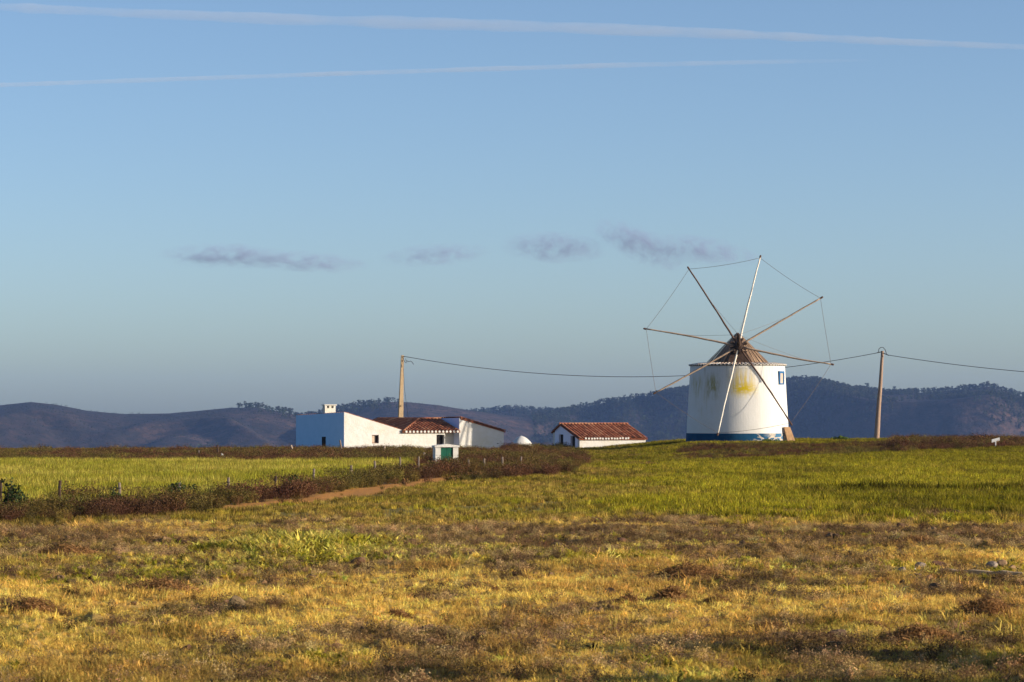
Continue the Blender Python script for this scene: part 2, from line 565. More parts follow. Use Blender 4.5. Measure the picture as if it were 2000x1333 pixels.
def src_mesh(name, v, f, mat):
    me = bpy.data.meshes.new(name)
    me.from_pydata(v, [], f)
    me.materials.append(mat)
    return bpy.data.objects.new(name, me)


def blade(v, f, base, dirn, h, bend, w, rnd):
    """one bent blade: quad + quad + tip"""
    ax = Vector((dirn.x, dirn.y, 0)); side = Vector((-dirn.y, dirn.x, 0)) * w
    if rnd.random() < 0.5:
        an = rnd.uniform(0, math.pi); side = Vector((math.cos(an), math.sin(an), 0)) * w
    p0 = Vector(base); p1 = p0 + ax * bend * 0.25 * h + Vector((0, 0, h * 0.55)); p2 = p0 + ax * bend * h + Vector((0, 0, h * (1 - 0.35 * bend)))
    o = len(v)
    v.extend([tuple(q) for q in (p0 - side, p0 + side, p1 + side * 0.8, p1 - side * 0.8, p2)])
    f.extend([(o, o + 1, o + 2, o + 3), (o + 3, o + 2, o + 4)])


def make_tufts(prefix, n, blades, spread, bend, w, hvar=(0.5, 1.0), c=None):
    c = c or bpy.data.collections.new(prefix)
    for k in range(n):
        rnd = random.Random(100 * k + len(prefix)); v = []; f = []
        for b in range(blades):
            an = rnd.uniform(0, 2 * math.pi); r = spread * math.sqrt(rnd.random())
            dv = Vector((math.cos(an), math.sin(an), 0))
            an2 = an + rnd.gauss(0, 0.8); d2 = Vector((math.cos(an2), math.sin(an2), 0))
            blade(v, f, dv * r - Vector((0, 0, 0.08)), d2, rnd.uniform(*hvar), rnd.uniform(*bend), w * rnd.uniform(0.6, 1.3), rnd)
        c.objects.link(src_mesh(prefix + '_tuft', v, f, M['blade']))
    return c


def make_brush(prefix, n, twigs, leaves, upright=0.8):
    c = bpy.data.collections.new(prefix)
    for k in range(n):
        rnd = random.Random(77 * k + 5); v = []; f = []
        for t in range(twigs):
            an = rnd.uniform(0, 2 * math.pi); d = Vector((math.cos(an), math.sin(an), 0))
            h = rnd.uniform(0.45, 1.0)
            blade(v, f, d * rnd.uniform(0, 0.3) - Vector((0, 0, .08)), d, h, rnd.uniform(0.05, 0.6), 0.012, rnd)
            for q in range(leaves):
                s_ = rnd.uniform(0.25, 1.0)
                pc = d * (0.2 + 0.5 * s_ * rnd.random()) + Vector((rnd.gauss(0, .08), rnd.gauss(0, .08), h * s_))
                e1 = Vector((rnd.gauss(0, 1), rnd.gauss(0, 1), rnd.gauss(0, 1))).normalized() * 0.05
                e2 = Vector((rnd.gauss(0, 1), rnd.gauss(0, 1), rnd.gauss(0, 1))).normalized() * 0.03
                o = len(v); v.extend([tuple(pc - e1), tuple(pc + e2), tuple(pc + e1), tuple(pc - e2)]); f.append((o, o + 1, o + 2, o + 3))
        c.objects.link(src_mesh(prefix + '_bush', v, f, M['leaf_tint']))
    return c


def scatter(name, P, rot, scl, col, coll, label, cat):
    n = len(P)
    me = bpy.data.meshes.new(name)
    me.vertices.add(n); me.vertices.foreach_set('co', P.astype(np.float32).ravel())
    a = me.attributes.new('rot', 'FLOAT_VECTOR', 'POINT'); a.data.foreach_set('vector', rot.astype(np.float32).ravel())
    a = me.attributes.new('scl', 'FLOAT_VECTOR', 'POINT'); a.data.foreach_set('vector', scl.astype(np.float32).ravel())
    a = me.attributes.new('pick', 'INT', 'POINT'); a.data.foreach_set('value', RNG.integers(0, 1000, n).astype(np.int32))
    a = me.attributes.new('tint', 'FLOAT_COLOR', 'POINT')
    a.data.foreach_set('color', np.concatenate([np.clip(col, 0.002, 1), np.ones((n, 1))], 1).astype(np.float32).ravel())
    o = bpy.data.objects.new(name, me); COL.objects.link(o)
    ng = bpy.data.node_groups.new(name, 'GeometryNodeTree')
    ng.interface.new_socket('Geometry', in_out='INPUT', socket_type='NodeSocketGeometry')
    ng.interface.new_socket('Geometry', in_out='OUTPUT', socket_type='NodeSocketGeometry')
    N = ng.nodes.new
    gi, go, ip, ci = N('NodeGroupInput'), N('NodeGroupOutput'), N('GeometryNodeInstanceOnPoints'), N('GeometryNodeCollectionInfo')
    ci.inputs['Collection'].default_value = coll
    ci.inputs['Separate Children'].default_value = True
    ci.inputs['Reset Children'].default_value = True
    ip.inputs['Pick Instance'].default_value = True

    def named(nm, dt):
        q = N('GeometryNodeInputNamedAttribute'); q.data_type = dt; q.inputs['Name'].default_value = nm
        return q.outputs['Attribute']
    L = ng.links.new
    L(gi.outputs[0], ip.inputs['Points']); L(ci.outputs[0], ip.inputs['Instance'])
    L(named('pick', 'INT'), ip.inputs['Instance Index'])
    L(named('rot', 'FLOAT_VECTOR'), ip.inputs['Rotation']); L(named('scl', 'FLOAT_VECTOR'), ip.inputs['Scale'])
    L(ip.outputs[0], go.inputs[0])
    md = o.modifiers.new('scatter', 'NODES'); md.node_group = ng
    o['kind'] = 'stuff'
    tag(o, label, cat)
    return o


def field_points(y0, y1, dens, margin=1.12, xr=None):
    """random points over the visible wedge, dens(y) per square metre"""
    out = []
    edges = np.geomspace(y0, y1, 24)
    for a, b in zip(edges[:-1], edges[1:]):
        ym = (a + b) / 2; hw = 0.18 * b * margin + 0.6
        n = int(dens(ym) * (b - a) * 2 * hw)
        y = RNG.uniform(a, b, n); x = RNG.uniform(-hw, hw, n)
        k = np.abs(x) < 0.18 * y * margin + 0.6
        out.append(np.stack([x[k], y[k]], 1))
    return np.concatenate(out)


def plant(name, xy, h, col, coll, label, cat, tilt=0.15, wide=1.0, sink=0.0):
    z = ground_z(xy[:, 0], xy[:, 1]) - sink
    n = len(xy)
    rot = np.stack([RNG.normal(0, tilt, n), RNG.normal(0, tilt, n), RNG.uniform(0, 6.283, n)], 1)
    scl = np.stack([h * wide, h * wide, h], 1)
    return scatter(name, np.column_stack([xy, z]), rot, scl, col, coll, label, cat)


def pick(w, xy):
    return RNG.random(len(xy)) < w


def lerp(a, b, t):
    return np.array(a)[None, :] * (1 - t[:, None]) + np.array(b)[None, :] * t[:, None]


def vary(c, s=0.18, hue=0.06):
    n = len(c)
    return c * (1 + RNG.normal(0, s, (n, 1))) * (1 + RNG.normal(0, hue, (n, 3)))


T_straw = make_tufts('stubble', 5, 16, 0.55, (0.2, 1.1), 0.042, (0.35, 1.0))
make_tufts('matted', 4, 22, 1.0, (0.9, 1.9), 0.036, (0.4, 0.8), T_straw)
make_tufts('thin', 3, 6, 0.35, (0.05, 0.5), 0.030, (0.7, 1.45), T_straw)
T_grass = make_tufts('meadow', 5, 16, 0.40, (0.1, 0.7), 0.036, (0.45, 1.0))
T_crop = make_tufts('cereal', 5, 14, 0.28, (0.02, 0.42), 0.026, (0.6, 1.0))
T_weed = make_tufts('weeds', 5, 18, 0.30, (0.3, 1.0), 0.085, (0.4, 1.0))
T_brush = make_brush('brush', 6, 34, 7)

# dry straw and dead stubble in front
xy = field_points(15.5, 64, lambda y: 300 * (25 / y) ** 1.15)
zz = zones(xy[:, 0], xy[:, 1])
tot = np.clip(zz['straw'] + zz['dead'] * 0.8, 0, 1)
k = pick(tot, xy); xy_ = xy[k]; sw = zz['straw'][k]; dw = zz['dead'][k]
n0 = RNG.random(len(xy_)) < 0.05
n1 = fbm(xy_[:, 0] * 0.9, xy_[:, 1] * 0.5, 4, 91); n2 = fbm(xy_[:, 0] * 0.25, xy_[:, 1] * 0.14, 3, 93)
c = lerp((0.86, 0.59, 0.13), (0.58, 0.36, 0.085), ss(n1, 0.38, 0.68))
c = c * (1 - dw[:, None] * 0.55) + np.array((0.17, 0.10, 0.045)) * dw[:, None] * 0.55
g = ss(n2, 0.52, 0.70) * RNG.random(len(c)) * 0.8
c = c * (1 - g[:, None]) + np.array((0.26, 0.245, 0.035)) * g[:, None]
h = RNG.uniform(0.025, 0.085, len(c)) * (1 + 0.45 * ss(n1, .5, .7)) * (1 - 0.25 * dw) * np.where(n0 & (xy_[:, 1] > 26), 1.8, 1.0)
plant('dry_grass', xy_, h, vary(c, 0.30), T_straw, 'dry straw coloured stubble covering the near field', 'dry grass', 0.3, 1.15)

# greener tufts and broad weeds among it
wx = xy[pick(np.clip(zz['weed'] * 0.5, 0, 1), xy)]
n1 = fbm(wx[:, 0] * 0.8, wx[:, 1] * 0.5, 3, 95)
c = lerp((0.34, 0.29, 0.025), (0.62, 0.50, 0.11), ss(n1 + RNG.normal(0, .1, len(wx)), 0.35, 0.65))
ctr = np.exp(-((PX(wx[:, 0], wx[:, 1]) - 585) / 160) ** 2 - ((ROW(wx[:, 1]) - 1072) / 22) ** 2)
plant('green_weeds', wx, RNG.uniform(0.05, 0.13, len(wx)) * (1 + 1.9 * ctr), vary(c, 0.35), T_weed, 'bright green broad leaved weeds among the dry stubble', 'weeds', 0.25, 1.0)

# cereal field, right
xy = field_points(50, 200, lambda y: 95 * (70 / y) ** 1.0)
zz = zones(xy[:, 0], xy[:, 1])
fur_shade = np.exp(-((xy[:, 1] - 76.8 - (xy[:, 0] - 8) * 0.03) / 0.75) ** 2) * ss(xy[:, 0], 4, 9) * (0.35 + 0.9 * vn(xy[:, 0] * 0.5, xy[:, 1] * 0.3, 8)) + 0.45 * np.exp(-((xy[:, 1] - 66.5 - vn(xy[:, 0] * .3, xy[:, 1] * 0, 5) * 2) / 0.9) ** 2) * ss(xy[:, 0], 5, 9)
bare = ss(fbm(xy[:, 0] * 0.55, xy[:, 1] * 0.22, 4, 141), 0.46, 0.60) * (1 - 0.62 * zz['lush'])
k = pick(np.clip(zz['green'], 0, 1) * (0.45 + 0.55 * zz['lush']) * (1 - 0.85 * bare), xy)
fur_shade = fur_shade[k]
gx = xy[k]; lu = zz['lush'][k]
n1 = fbm(gx[:, 0] * 0.35, gx[:, 1] * 0.16, 4, 97); n2 = fbm(gx[:, 0] * 1.2, gx[:, 1] * 0.7, 3, 99)
c = lerp((0.46, 0.31, 0.07), (0.44, 0.375, 0.022), np.clip(lu * 1.0 + (n2 - 0.5) * 1.6, 0, 1))
c = c * (1 - 0.35 * ss(n1, 0.5, 0.7)[:, None]) * (1 - 0.60 * np.clip(fur_shade, 0, 1)[:, None])  # grass along the furrow tinted darker for its shadow side
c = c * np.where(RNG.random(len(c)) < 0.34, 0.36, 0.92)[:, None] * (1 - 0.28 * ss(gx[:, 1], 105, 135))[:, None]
h = RNG.uniform(0.09, 0.22, len(c)) * (0.6 + 0.75 * lu) * (1 + 0.5 * fur_shade)
plant('cereal_grass', gx, h, vary(c, 0.32), T_grass, 'short yellow green cereal covering the field before the windmill', 'grass', 0.18, 1.1)

# tall crop behind the hedge, left
cx = xy[pick(zz['crop'], xy)]
n1 = fbm(cx[:, 0] * 0.4, cx[:, 1] * 0.2, 3, 101)
c = lerp((0.37, 0.335, 0.03), (0.56, 0.46, 0.08), ss(n1 + RNG.normal(0, .12, len(cx)), 0.4, 0.7))
plant('tall_crop', cx, RNG.uniform(0.24, 0.48, len(cx)), vary(c, 0.3) * np.where(RNG.random(len(cx)) < 0.3, 0.42, 0.95)[:, None], T_crop, 'tall light green crop filling the strip behind the brown hedge', 'crop', 0.1, 1.0)

# brown heath scrub: hedge by the track, strips below the houses and the windmill
xy = field_points(56, 188, lambda y: 13 * (90 / y) ** 0.5)
zz = zones(xy[:, 0], xy[:, 1])
bx = xy[pick(zz['brush'], xy)]
pb, rb_ = PX(bx[:, 0], bx[:, 1]), ROW(bx[:, 1])
hl = np.interp(pb, HEDGE_P, HEDGE_R)
isH = (pb < 1110) & (rb_ > hl - 14)
n1 = fbm(bx[:, 0] * 0.5, bx[:, 1] * 0.22, 4, 103)
c = lerp((0.105, 0.047, 0.022), (0.13, 0.10, 0.022), ss(n1 + RNG.normal(0, .09, len(bx)), 0.42, 0.64))
h = np.where(isH, RNG.uniform(0.18, 0.44, len(bx)), RNG.uniform(0.14, 0.36, len(bx)))
h = h * (0.25 + 1.5 * fbm(bx[:, 0] * 0.9, bx[:, 1] * 0.4, 3, 107))
h = np.where(bx[:, 0] > 4, h * np.where(pb > 1740, 1.45, 0.72), np.where((bx[:, 1] > 118) & ~isH, h * 1.25, h))
c = c * np.where(isH, 0.9, 1.0)[:, None]
plant('heath_scrub', bx, h, vary(c, 0.35), T_brush, 'low reddish brown scrub along the track and below the buildings', 'scrub', 0.12, 1.05)

# dead stalks and raked brushwood
xy = field_points(16, 62, lambda y: 38 * (30 / y) ** 0.8)
zz = zones(xy[:, 0], xy[:, 1])
dx_ = xy[pick(np.clip(zz['dead'] * 1.0 + 0.06 * zz['straw'], 0, 1), xy)]
n1 = fbm(dx_[:, 0] * 1.5, dx_[:, 1] * 0.9, 3, 151)
c = lerp((0.13, 0.075, 0.034), (0.42, 0.28, 0.12), ss(n1 + RNG.normal(0, .12, len(dx_)), 0.4, 0.7))
plant('dead_stalks', dx_, RNG.uniform(0.05, 0.16, len(dx_)), vary(c, 0.35), T_brush, 'brown dead stalks and raked brushwood strewn over the near field', 'dead stalks', 0.5, 1.5, 0.015)

# clods of earth
T_clod = bpy.data.collections.new('clods')
M['clod'] = foliage('clod_earth', None, 0.0)
for s_ in range(5):
    bm = bmesh.new(); bmesh.ops.create_icosphere(bm, subdivisions=2, radius=1.0)
    for v_ in bm.verts:
        v_.co *= 0.55 + 0.8 * float(vn(v_.co.x * 1.7 + s_ * 9, v_.co.y * 1.7 + v_.co.z * 1.3, s_))
        v_.co.z *= 0.7
    me = bpy.data.meshes.new('earth_clod'); bm.to_mesh(me); bm.free(); me.materials.append(M['clod'])
    T_clod.objects.link(bpy.data.objects.new('earth_clod', me))
xy = field_points(16, 62, lambda y: 16 * (30 / y) ** 0.8)
zz = zones(xy[:, 0], xy[:, 1])
cl = xy[pick(np.clip(zz['dead'] * 0.9 * ss(fbm(xy[:, 0] * 1.1, xy[:, 1] * .6, 3, 161), 0.4, 0.6) + 0.04 * zz['straw'], 0, 1), xy)]
plant('earth_clods', cl, RNG.uniform(0.012, 0.055, len(cl)) * np.where(RNG.random(len(cl)) < .12, 1.9, 1), vary(np.tile(np.array((0.15, 0.09, 0.045)), (len(cl), 1)), 0.3), T_clod, 'dark clods of turned earth scattered over the stubble', 'clods', 0.4, 1.3)

# distant wood on the hills
def far_tree_mesh(seed):
    rnd = random.Random(seed); v = []; f = []
    def trib(p, q, w):
        o = len(v); p, q = Vector(p), Vector(q)
        for e in (Vector((w, 0, 0)), Vector((-w / 2, w * .86, 0)), Vector((-w / 2, -w * .86, 0))):
            v.append(tuple(p + e)); v.append(tuple(q + e * 0.5))
        f.extend([(o, o + 2, o + 3, o + 1), (o + 2, o + 4, o + 5, o + 3), (o + 4, o, o + 1, o + 5)])
    trib((0, 0, -0.1), (rnd.gauss(0, .03), rnd.gauss(0, .03), 0.8), 0.02)
    for k in range(6):
        cx, cy, cz = rnd.gauss(0, .12), rnd.gauss(0, .12), rnd.uniform(0.35, 0.92)
        for q in range(16):
            pc = Vector((cx + rnd.gauss(0, .085), cy + rnd.gauss(0, .085), cz + rnd.gauss(0, .06)))
            e1 = Vector((rnd.gauss(0, 1), rnd.gauss(0, 1), rnd.gauss(0, 1))).normalized() * 0.075
            e2 = e1.cross(Vector((rnd.gauss(0, 1), rnd.gauss(0, 1), rnd.gauss(0, 1)))).normalized() * 0.055
            o = len(v); v.extend([tuple(pc - e1), tuple(pc + e2), tuple(pc + e1), tuple(pc - e2)]); f.append((o, o + 1, o + 2, o + 3))
    return v, f


T_far = bpy.data.collections.new('wood')
for s_ in range(6):
    v, f = far_tree_mesh(900 + s_)
    T_far.objects.link(src_mesh('wood_tree', v, f, M['leaf_tint']))
pts = []
def crest(k, p0, p1, n, d0=-130, d1=40):
    p = RNG.uniform(p0, p1, n); D = RPOLY[k][1] + RNG.uniform(d0, d1, n)
    pts.append(np.stack([p, D], 1))
crest('R', 1050, 2150, 1500); crest('B', 880, 1300, 500); crest('L', 465, 580, 90); crest('L', -60, 28, 10); crest('M', 560, 765, 320); crest('M', 765, 790, 10)
p = RNG.uniform(1040, 2200, 17000); D = RNG.uniform(3900, 4900, 17000)
kk = fbm((p - 1000) / F * D * 0.004, D * 0.003, 4, 120) > 0.47
pts.append(np.stack([p[kk], D[kk]], 1))
p = RNG.uniform(850, 1300, 1500); D = RNG.uniform(5100, 5360, 1500); pts.append(np.stack([p, D], 1))
p = RNG.uniform(-200, 1000, 2600); D = RNG.uniform(3400, 4000, 2600)
kk = fbm((p - 1000) / F * D * 0.005, D * 0.004, 4, 131) > 0.62
pts.append(np.stack([p[kk], D[kk]], 1))
nbig = sum(len(q) for q in pts)
p = RNG.uniform(-200, 1060, 9000); D = RNG.uniform(3500, 4640, 9000)
kk = (fbm((p - 1000) / F * D * 0.008, D * 0.006, 4, 137) > 0.45) & (D < np.where(p < 620, 4310, 4610))
pts.append(np.stack([p[kk], D[kk]], 1))
pts = np.concatenate(pts)
xyz = np.stack([(pts[:, 0] - 1000) / F * pts[:, 1], pts[:, 1], hill_z(pts[:, 0], pts[:, 1])], 1)
n = len(xyz)
hh = np.where(np.arange(n) < nbig, RNG.uniform(5.0, 10.5, n), RNG.uniform(1.2, 2.6, n))
plantc = vary(np.tile(np.array((0.035, 0.042, 0.022)), (n, 1)), 0.35, 0.1)
scatter('woodland', xyz, np.stack([np.zeros(n), np.zeros(n), RNG.uniform(0, 6.28, n)], 1), np.stack([hh, hh, hh], 1), plantc, T_far,
        'dark wood of small trees covering the far hills', 'woodland')

# ------------------------------------------------------------------ clay tile roof slope
def tiled_slope(mb, poly, eave, w=0.27, amp=0.10, course=0.36, seed=0, thick=0.07):
    """convex planar polygon; eave = direction along the eave; tiles run down the slope"""
    rnd = random.Random(seed)
    poly = [Vector(p) for p in poly]
    nrm = (poly[1] - poly[0]).cross(poly[2] - poly[0]).normalized()
    if nrm.z < 0:
        nrm = -nrm
    e = (Vector(eave) - nrm * Vector(eave).dot(nrm)).normalized()
    s = nrm.cross(e)
    if s.z < 0:
        s = -s
    o = poly[0]
    pe = [((p - o).dot(e), (p - o).dot(s)) for p in poly]
    t0, t1 = min(a for a, _ in pe), max(a for a, _ in pe)

    def span(t):
        hits = []
        for (a, b), (c, d) in zip(pe, pe[1:] + pe[:1]):
            if abs(c - a) < 1e-9:
                continue
            q = (t - a) / (c - a)
            if -1e-6 <= q <= 1 + 1e-6:
                hits.append(b + q * (d - b))
        return (min(hits), max(hits)) if hits else (0, 0)
    ncol = max(1, round((t1 - t0) / w)); w = (t1 - t0) / ncol
    K = 6
    for i in range(ncol):
        tv = [t0 + (i + j / K) * w for j in range(K + 1)]
        tv[0] += 1e-4; tv[-1] -= 1e-4
        sp = [span(t) for t in tv]
        nc = max(1, round((max(b for _, b in sp) - min(a for a, _ in sp)) / course))
        jig = rnd.gauss(0, 0.006); cv = rnd.random()
        for c_ in range(nc):
            var = 0.45 * cv + 0.55 * rnd.random()
            vs = []
            for j, t in enumerate(tv):
                a, b = sp[j]
                hgt = amp * (abs(math.sin(math.pi * (j / K))) ** 0.8) + 0.012
                for q, lift in ((c_ / nc, 0.022), ((c_ + 1) / nc, 0.0)):
                    vs.append(o + e * (t + jig) + s * (a + (b - a) * q) + nrm * (hgt + lift))
            for j in range(K):
                mb.add(vs[2 * j:2 * j + 4], [(0, 2, 3, 1)], var * (0.12 if j in (0, K - 1) else 1.0) + (0.12 if j not in (0, K - 1) else 0))
            # front lip of the course
            vs2 = []
            for j in range(K + 1):
                vs2.append(vs[2 * j]); vs2.append(vs[2 * j] - nrm * 0.024)
            mb.add(vs2, [(2 * j, 2 * j + 1, 2 * j + 3, 2 * j + 2) for j in range(K)], var)
    mb.prism([p - nrm * thick for p in poly], nrm * (thick - 0.004))
    mb.a[-len(poly) - 2:] = [0.3] * (len(poly) + 2)


# ------------------------------------------------------------------ windmill
def windmill():
    YM = 183.0
    base = at(1440.5, 866, YM); base.z = float(plateau(base.x, YM)) - 0.12
    root = thing('windmill', base, 'round white windmill with blue base band and bare sail spars', 'windmill')
    cx, cy, cz = base
    ztop = at(0, 715.5, YM).z
    zband = at(0, 846.5, YM).z
    r0, r1 = 3.31, 3.04
    H = ztop - cz

    def rad_at(z):
        return r0 + (r1 - r0) * (z - cz) / H
    # tower as a lathe with slight hand-built unevenness
    NA, NZ = 128, 40
    def ring_wall(z0, z1, nz, dr, name, mat, parent):
        vs = []; fs = []
        for i in range(nz + 1):
            z = z0 + (z1 - z0) * i / nz
            for q in range(NA):
                a = 2 * math.pi * q / NA
                rr = rad_at(z) + dr + 0.030 * (float(vn(q * 0.22 % 28.2, z * 1.3 + 40, 5)) - 0.5)
                vs.append((cx + rr * math.cos(a), cy + rr * math.sin(a), z))
        for i in range(nz):
            for q in range(NA):
                a = i * NA + q; b = i * NA + (q + 1) % NA
                fs.append((a, b, b + NA, a + NA))
        fs.append(tuple(range(nz * NA, (nz + 1) * NA))); fs.append(tuple(range(NA - 1, -1, -1)))
        m = MB(); m.add(vs, fs)
        return m.build(name, mat, parent, smooth=False)
    # plaster with lichen runs
    m = Mat('tower_plaster')
    sep = m.n('ShaderNodeSeparateXYZ'); m.l(m.tc(), sep.inputs[0])
    X_, Y_, Z_ = sep.outputs
    ang = m.math('ARCTAN2', X_, m.math('MULTIPLY', Y_, -1.0))          # 0 towards the field, + to the right
    comb = m.n('ShaderNodeCombineXYZ'); m.l(ang, comb.inputs[0]); m.l(Z_, comb.inputs[1])
    streak = m.noise(1.0, 6, 0.72, m.mapped((17.0, 0.8, 1), src=comb.outputs[0]))
    blot = m.noise(1.0, 6, 0.72, m.mapped((8.0, 5.5, 1), (3, 1, 0), comb.outputs[0]))

    def band(x, c, w):
        d = m.math('ABSOLUTE', m.math('SUBTRACT', x, c))
        return m.ramp(m.math('DIVIDE', d, w), [(0.25, 1.0), (1.0, 0.0)])
    def stain(ca, wa, ch, wh, lo, hi, src):
        q = m.math('MULTIPLY', band(ang, ca, wa), band(Z_, ch, wh))
        return m.math('MULTIPLY', m.ramp(src, [(lo, 0.0), (hi, 1.0)]), q)
    base_c = m.mix(m.ramp(m.noise(0.9, 5, 0.7), [(0.4, 0.0), (0.85, 0.22)]), (0.635, 0.627, 0.605), (0.48, 0.44, 0.37))
    Ht = H
    st_r = stain(0.02, 0.36, Ht * 0.78, 1.1, 0.42, 0.53, streak)
    st_rb = stain(0.05, 0.34, Ht * 0.71, 0.46, 0.38, 0.50, blot)
    st_l = stain(-0.62, 0.22, Ht * 0.74, 0.95, 0.42, 0.54, streak)
    st_ll = stain(-1.1, 0.32, Ht * 0.75, 0.9, 0.42, 0.62, streak)
    st_lo = stain(-0.85, 0.40, Ht * 0.52, 1.3, 0.50, 0.75, streak)
    c = m.mix(m.math('MULTIPLY', st_r, 0.8), base_c, (0.60, 0.43, 0.035))
    c = m.mix(m.math('MULTIPLY', st_rb, 1.0), c, (0.56, 0.41, 0.012))
    c = m.mix(m.math('MULTIPLY', st_l, 0.95), c, (0.30, 0.26, 0.07))
    c = m.mix(m.math('MULTIPLY', st_ll, 0.8), c, (0.38, 0.34, 0.13))
    c = m.mix(m.math('MULTIPLY', st_lo, 0.5), c, (0.45, 0.40, 0.18))
    runs = m.math('MULTIPLY', m.ramp(m.noise(1.0, 5, 0.7, m.mapped((26.0, 0.5, 1), (2, 7, 0), comb.outputs[0])), [(0.52, 0.0), (0.66, 1.0)]), m.ramp(m.math('DIVIDE', Z_, Ht), [(0.45, 0.0), (0.98, 1.0)]))
    c = m.mix(m.math('MULTIPLY', runs, 0.55), c, (0.36, 0.33, 0.25))
    m.col(c).bump(m.noise(7, 6, 0.7), 0.35, 0.03)
    tower = ring_wall(zband + 0.003, ztop, NZ, 0.0, 'tower_wall', m.m, root)
    # flaking blue band
    m = Mat('flaking_blue_band')
    sep = m.n('ShaderNodeSeparateXYZ'); m.l(m.tc(), sep.inputs[0])
    X_, Y_, Z_ = sep.outputs
    ang = m.math('ARCTAN2', X_, m.math('MULTIPLY', Y_, -1.0))
    comb = m.n('ShaderNodeCombineXYZ'); m.l(ang, comb.inputs[0]); m.l(Z_, comb.inputs[1])
    fl = m.noise(1.0, 3, 0.5, m.mapped((3.6, 1.5, 1), (0.7, 2.2, 0), comb.outputs[0]))
    fl2 = m.math('ABSOLUTE', m.math('SUBTRACT', fl, 0.5))
    veins = m.ramp(fl2, [(0.012, 1.0), (0.03, 0.0)])
    patch = m.ramp(m.noise(1.0, 4, 0.6, m.mapped((3.2, 2.2, 1), (5, 1, 0), comb.outputs[0])), [(0.52, 0.0), (0.56, 1.0)])
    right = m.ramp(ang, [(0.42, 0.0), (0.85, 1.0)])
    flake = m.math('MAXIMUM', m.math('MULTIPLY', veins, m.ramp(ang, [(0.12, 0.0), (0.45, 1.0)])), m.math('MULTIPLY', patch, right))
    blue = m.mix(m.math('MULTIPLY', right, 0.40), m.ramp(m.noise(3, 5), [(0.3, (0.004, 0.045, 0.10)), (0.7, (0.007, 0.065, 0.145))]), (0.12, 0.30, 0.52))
    m.col(m.mix(flake, blue, (0.50, 0.42, 0.33))).bump(m.noise(9, 5), 0.3, 0.02)
    ring_wall(cz - 0.5, zband, 8, 0.028, 'base_band', m.m, root)
    # ring of roof tiles on the wall head
    mb = MB(); nt = 76
    for q in range(nt):
        a = 2 * math.pi * (q + 0.5) / nt
        d = Vector((math.cos(a), math.sin(a), 0)); tng = Vector((-d.y, d.x, 0))
        vs = []; K = 6
        rr = 0.118
        for j in range(K + 1):
            b = math.pi * j / K
            for ro, ri in ((r1 + 0.10, 0), (r1 - 0.55, 0.10)):
                vs.append(Vector((cx, cy, ztop + 0.015 + ri)) + d * ro + tng * rr * math.cos(b) * (1.0 if ri == 0 else 0.9) + Vector((0, 0, rr * 0.85 * math.sin(b))))
        mb.add(vs, [(2 * j, 2 * j + 2, 2 * j + 3, 2 * j + 1) for j in range(K)], random.uniform(.1, 1))
        mo = [Vector((cx, cy, ztop + 0.016)) + d * (r1 + 0.075) + tng * rr * 0.78 * math.cos(math.pi * j / K) + Vector((0, 0, rr * 0.7 * math.sin(math.pi * j / K))) for j in range(K + 1)]
        mb.add(mo, [tuple(range(K + 1))], 0.0)
        vs2 = []
        for j in range(K + 1):
            b = math.pi * j / K
            for ro, rs in ((r1 + 0.10, 1.0), (r1 + 0.10, 0.72)):
                vs2.append(Vector((cx, cy, ztop + 0.015)) + d * ro + tng * rr * rs * math.cos(b) + Vector((0, 0, rr * 0.85 * rs * math.sin(b))))
        mb.add(vs2, [(2 * j, 2 * j + 1, 2 * j + 3, 2 * j + 2) for j in range(K)], 0.9)
    mt = Mat('rim_tiles')  # tile mouths painted dark for the shade inside them
    av = mt.n('ShaderNodeAttribute', attribute_type='GEOMETRY', attribute_name='tilevar')
    mt.col(mt.ramp(av.outputs['Fac'], [(0.02, (0.03, 0.02, 0.016)), (0.06, (0.42, 0.28, 0.20)), (0.55, (0.58, 0.46, 0.36)), (0.95, (0.78, 0.74, 0.66))]))
    mb.build('tile_rim', mt.m, root, smooth=False)
    # mortar course under the tiles
    mb = MB()
    vs = []; fs = []
    for z, r in ((ztop - 0.005, r1 + 0.035), (ztop + 0.055, r1 + 0.07), (ztop + 0.06, r1 - 0.9)):
        for q in range(NA):
            a = 2 * math.pi * q / NA
            vs.append((cx + r * math.cos(a), cy + r * math.sin(a), z))
    for i in range(2):
        for q in range(NA):
            a = i * NA + q; b = i * NA + (q + 1) % NA
            fs.append((a, b, b + NA, a + NA))
    mb.add(vs, fs); mb.build('wall_head', M['old_wood'], root)
    # conical cap of boards
    zc0 = ztop + 0.02; zc1 = at(0, 650, YM).z
    rc = 2.10; nb = 66
    vs = []; fs = []
    for q in range(nb):
        a0 = 2 * math.pi * q / nb; a1 = 2 * math.pi * (q + 1) / nb
        lift = random.uniform(0, 0.045)
        o = len(vs)
        nseg = 6
        for i in range(nseg + 1):
            t = i / nseg
            rr = rc * (1 - t) ** 0.97 * (1 + (0.02 if q % 2 else 0)) + 0.05 + lift * (1 - t)
            z = zc0 + (zc1 - zc0) * t
            for a in (a0, a1):
                vs.append((cx + rr * math.cos(a), cy + rr * math.sin(a), z))
        fs.extend([(o + 2 * i, o + 2 * i + 1, o + 2 * i + 3, o + 2 * i + 2) for i in range(nseg)])
    mb = MB(); mb.add(vs, fs)
    mc = Mat('cap_boards')
    sep = mc.n('ShaderNodeSeparateXYZ'); mc.l(mc.tc(), sep.inputs[0])
    an2 = mc.math('ARCTAN2', sep.outputs[0], sep.outputs[1])
    cb = mc.n('ShaderNodeCombineXYZ'); mc.l(an2, cb.inputs[0]); mc.l(sep.outputs[2], cb.inputs[1])
    f1 = mc.noise(1.0, 5, 0.7, mc.mapped((16, 0.7, 1), src=cb.outputs[0]))
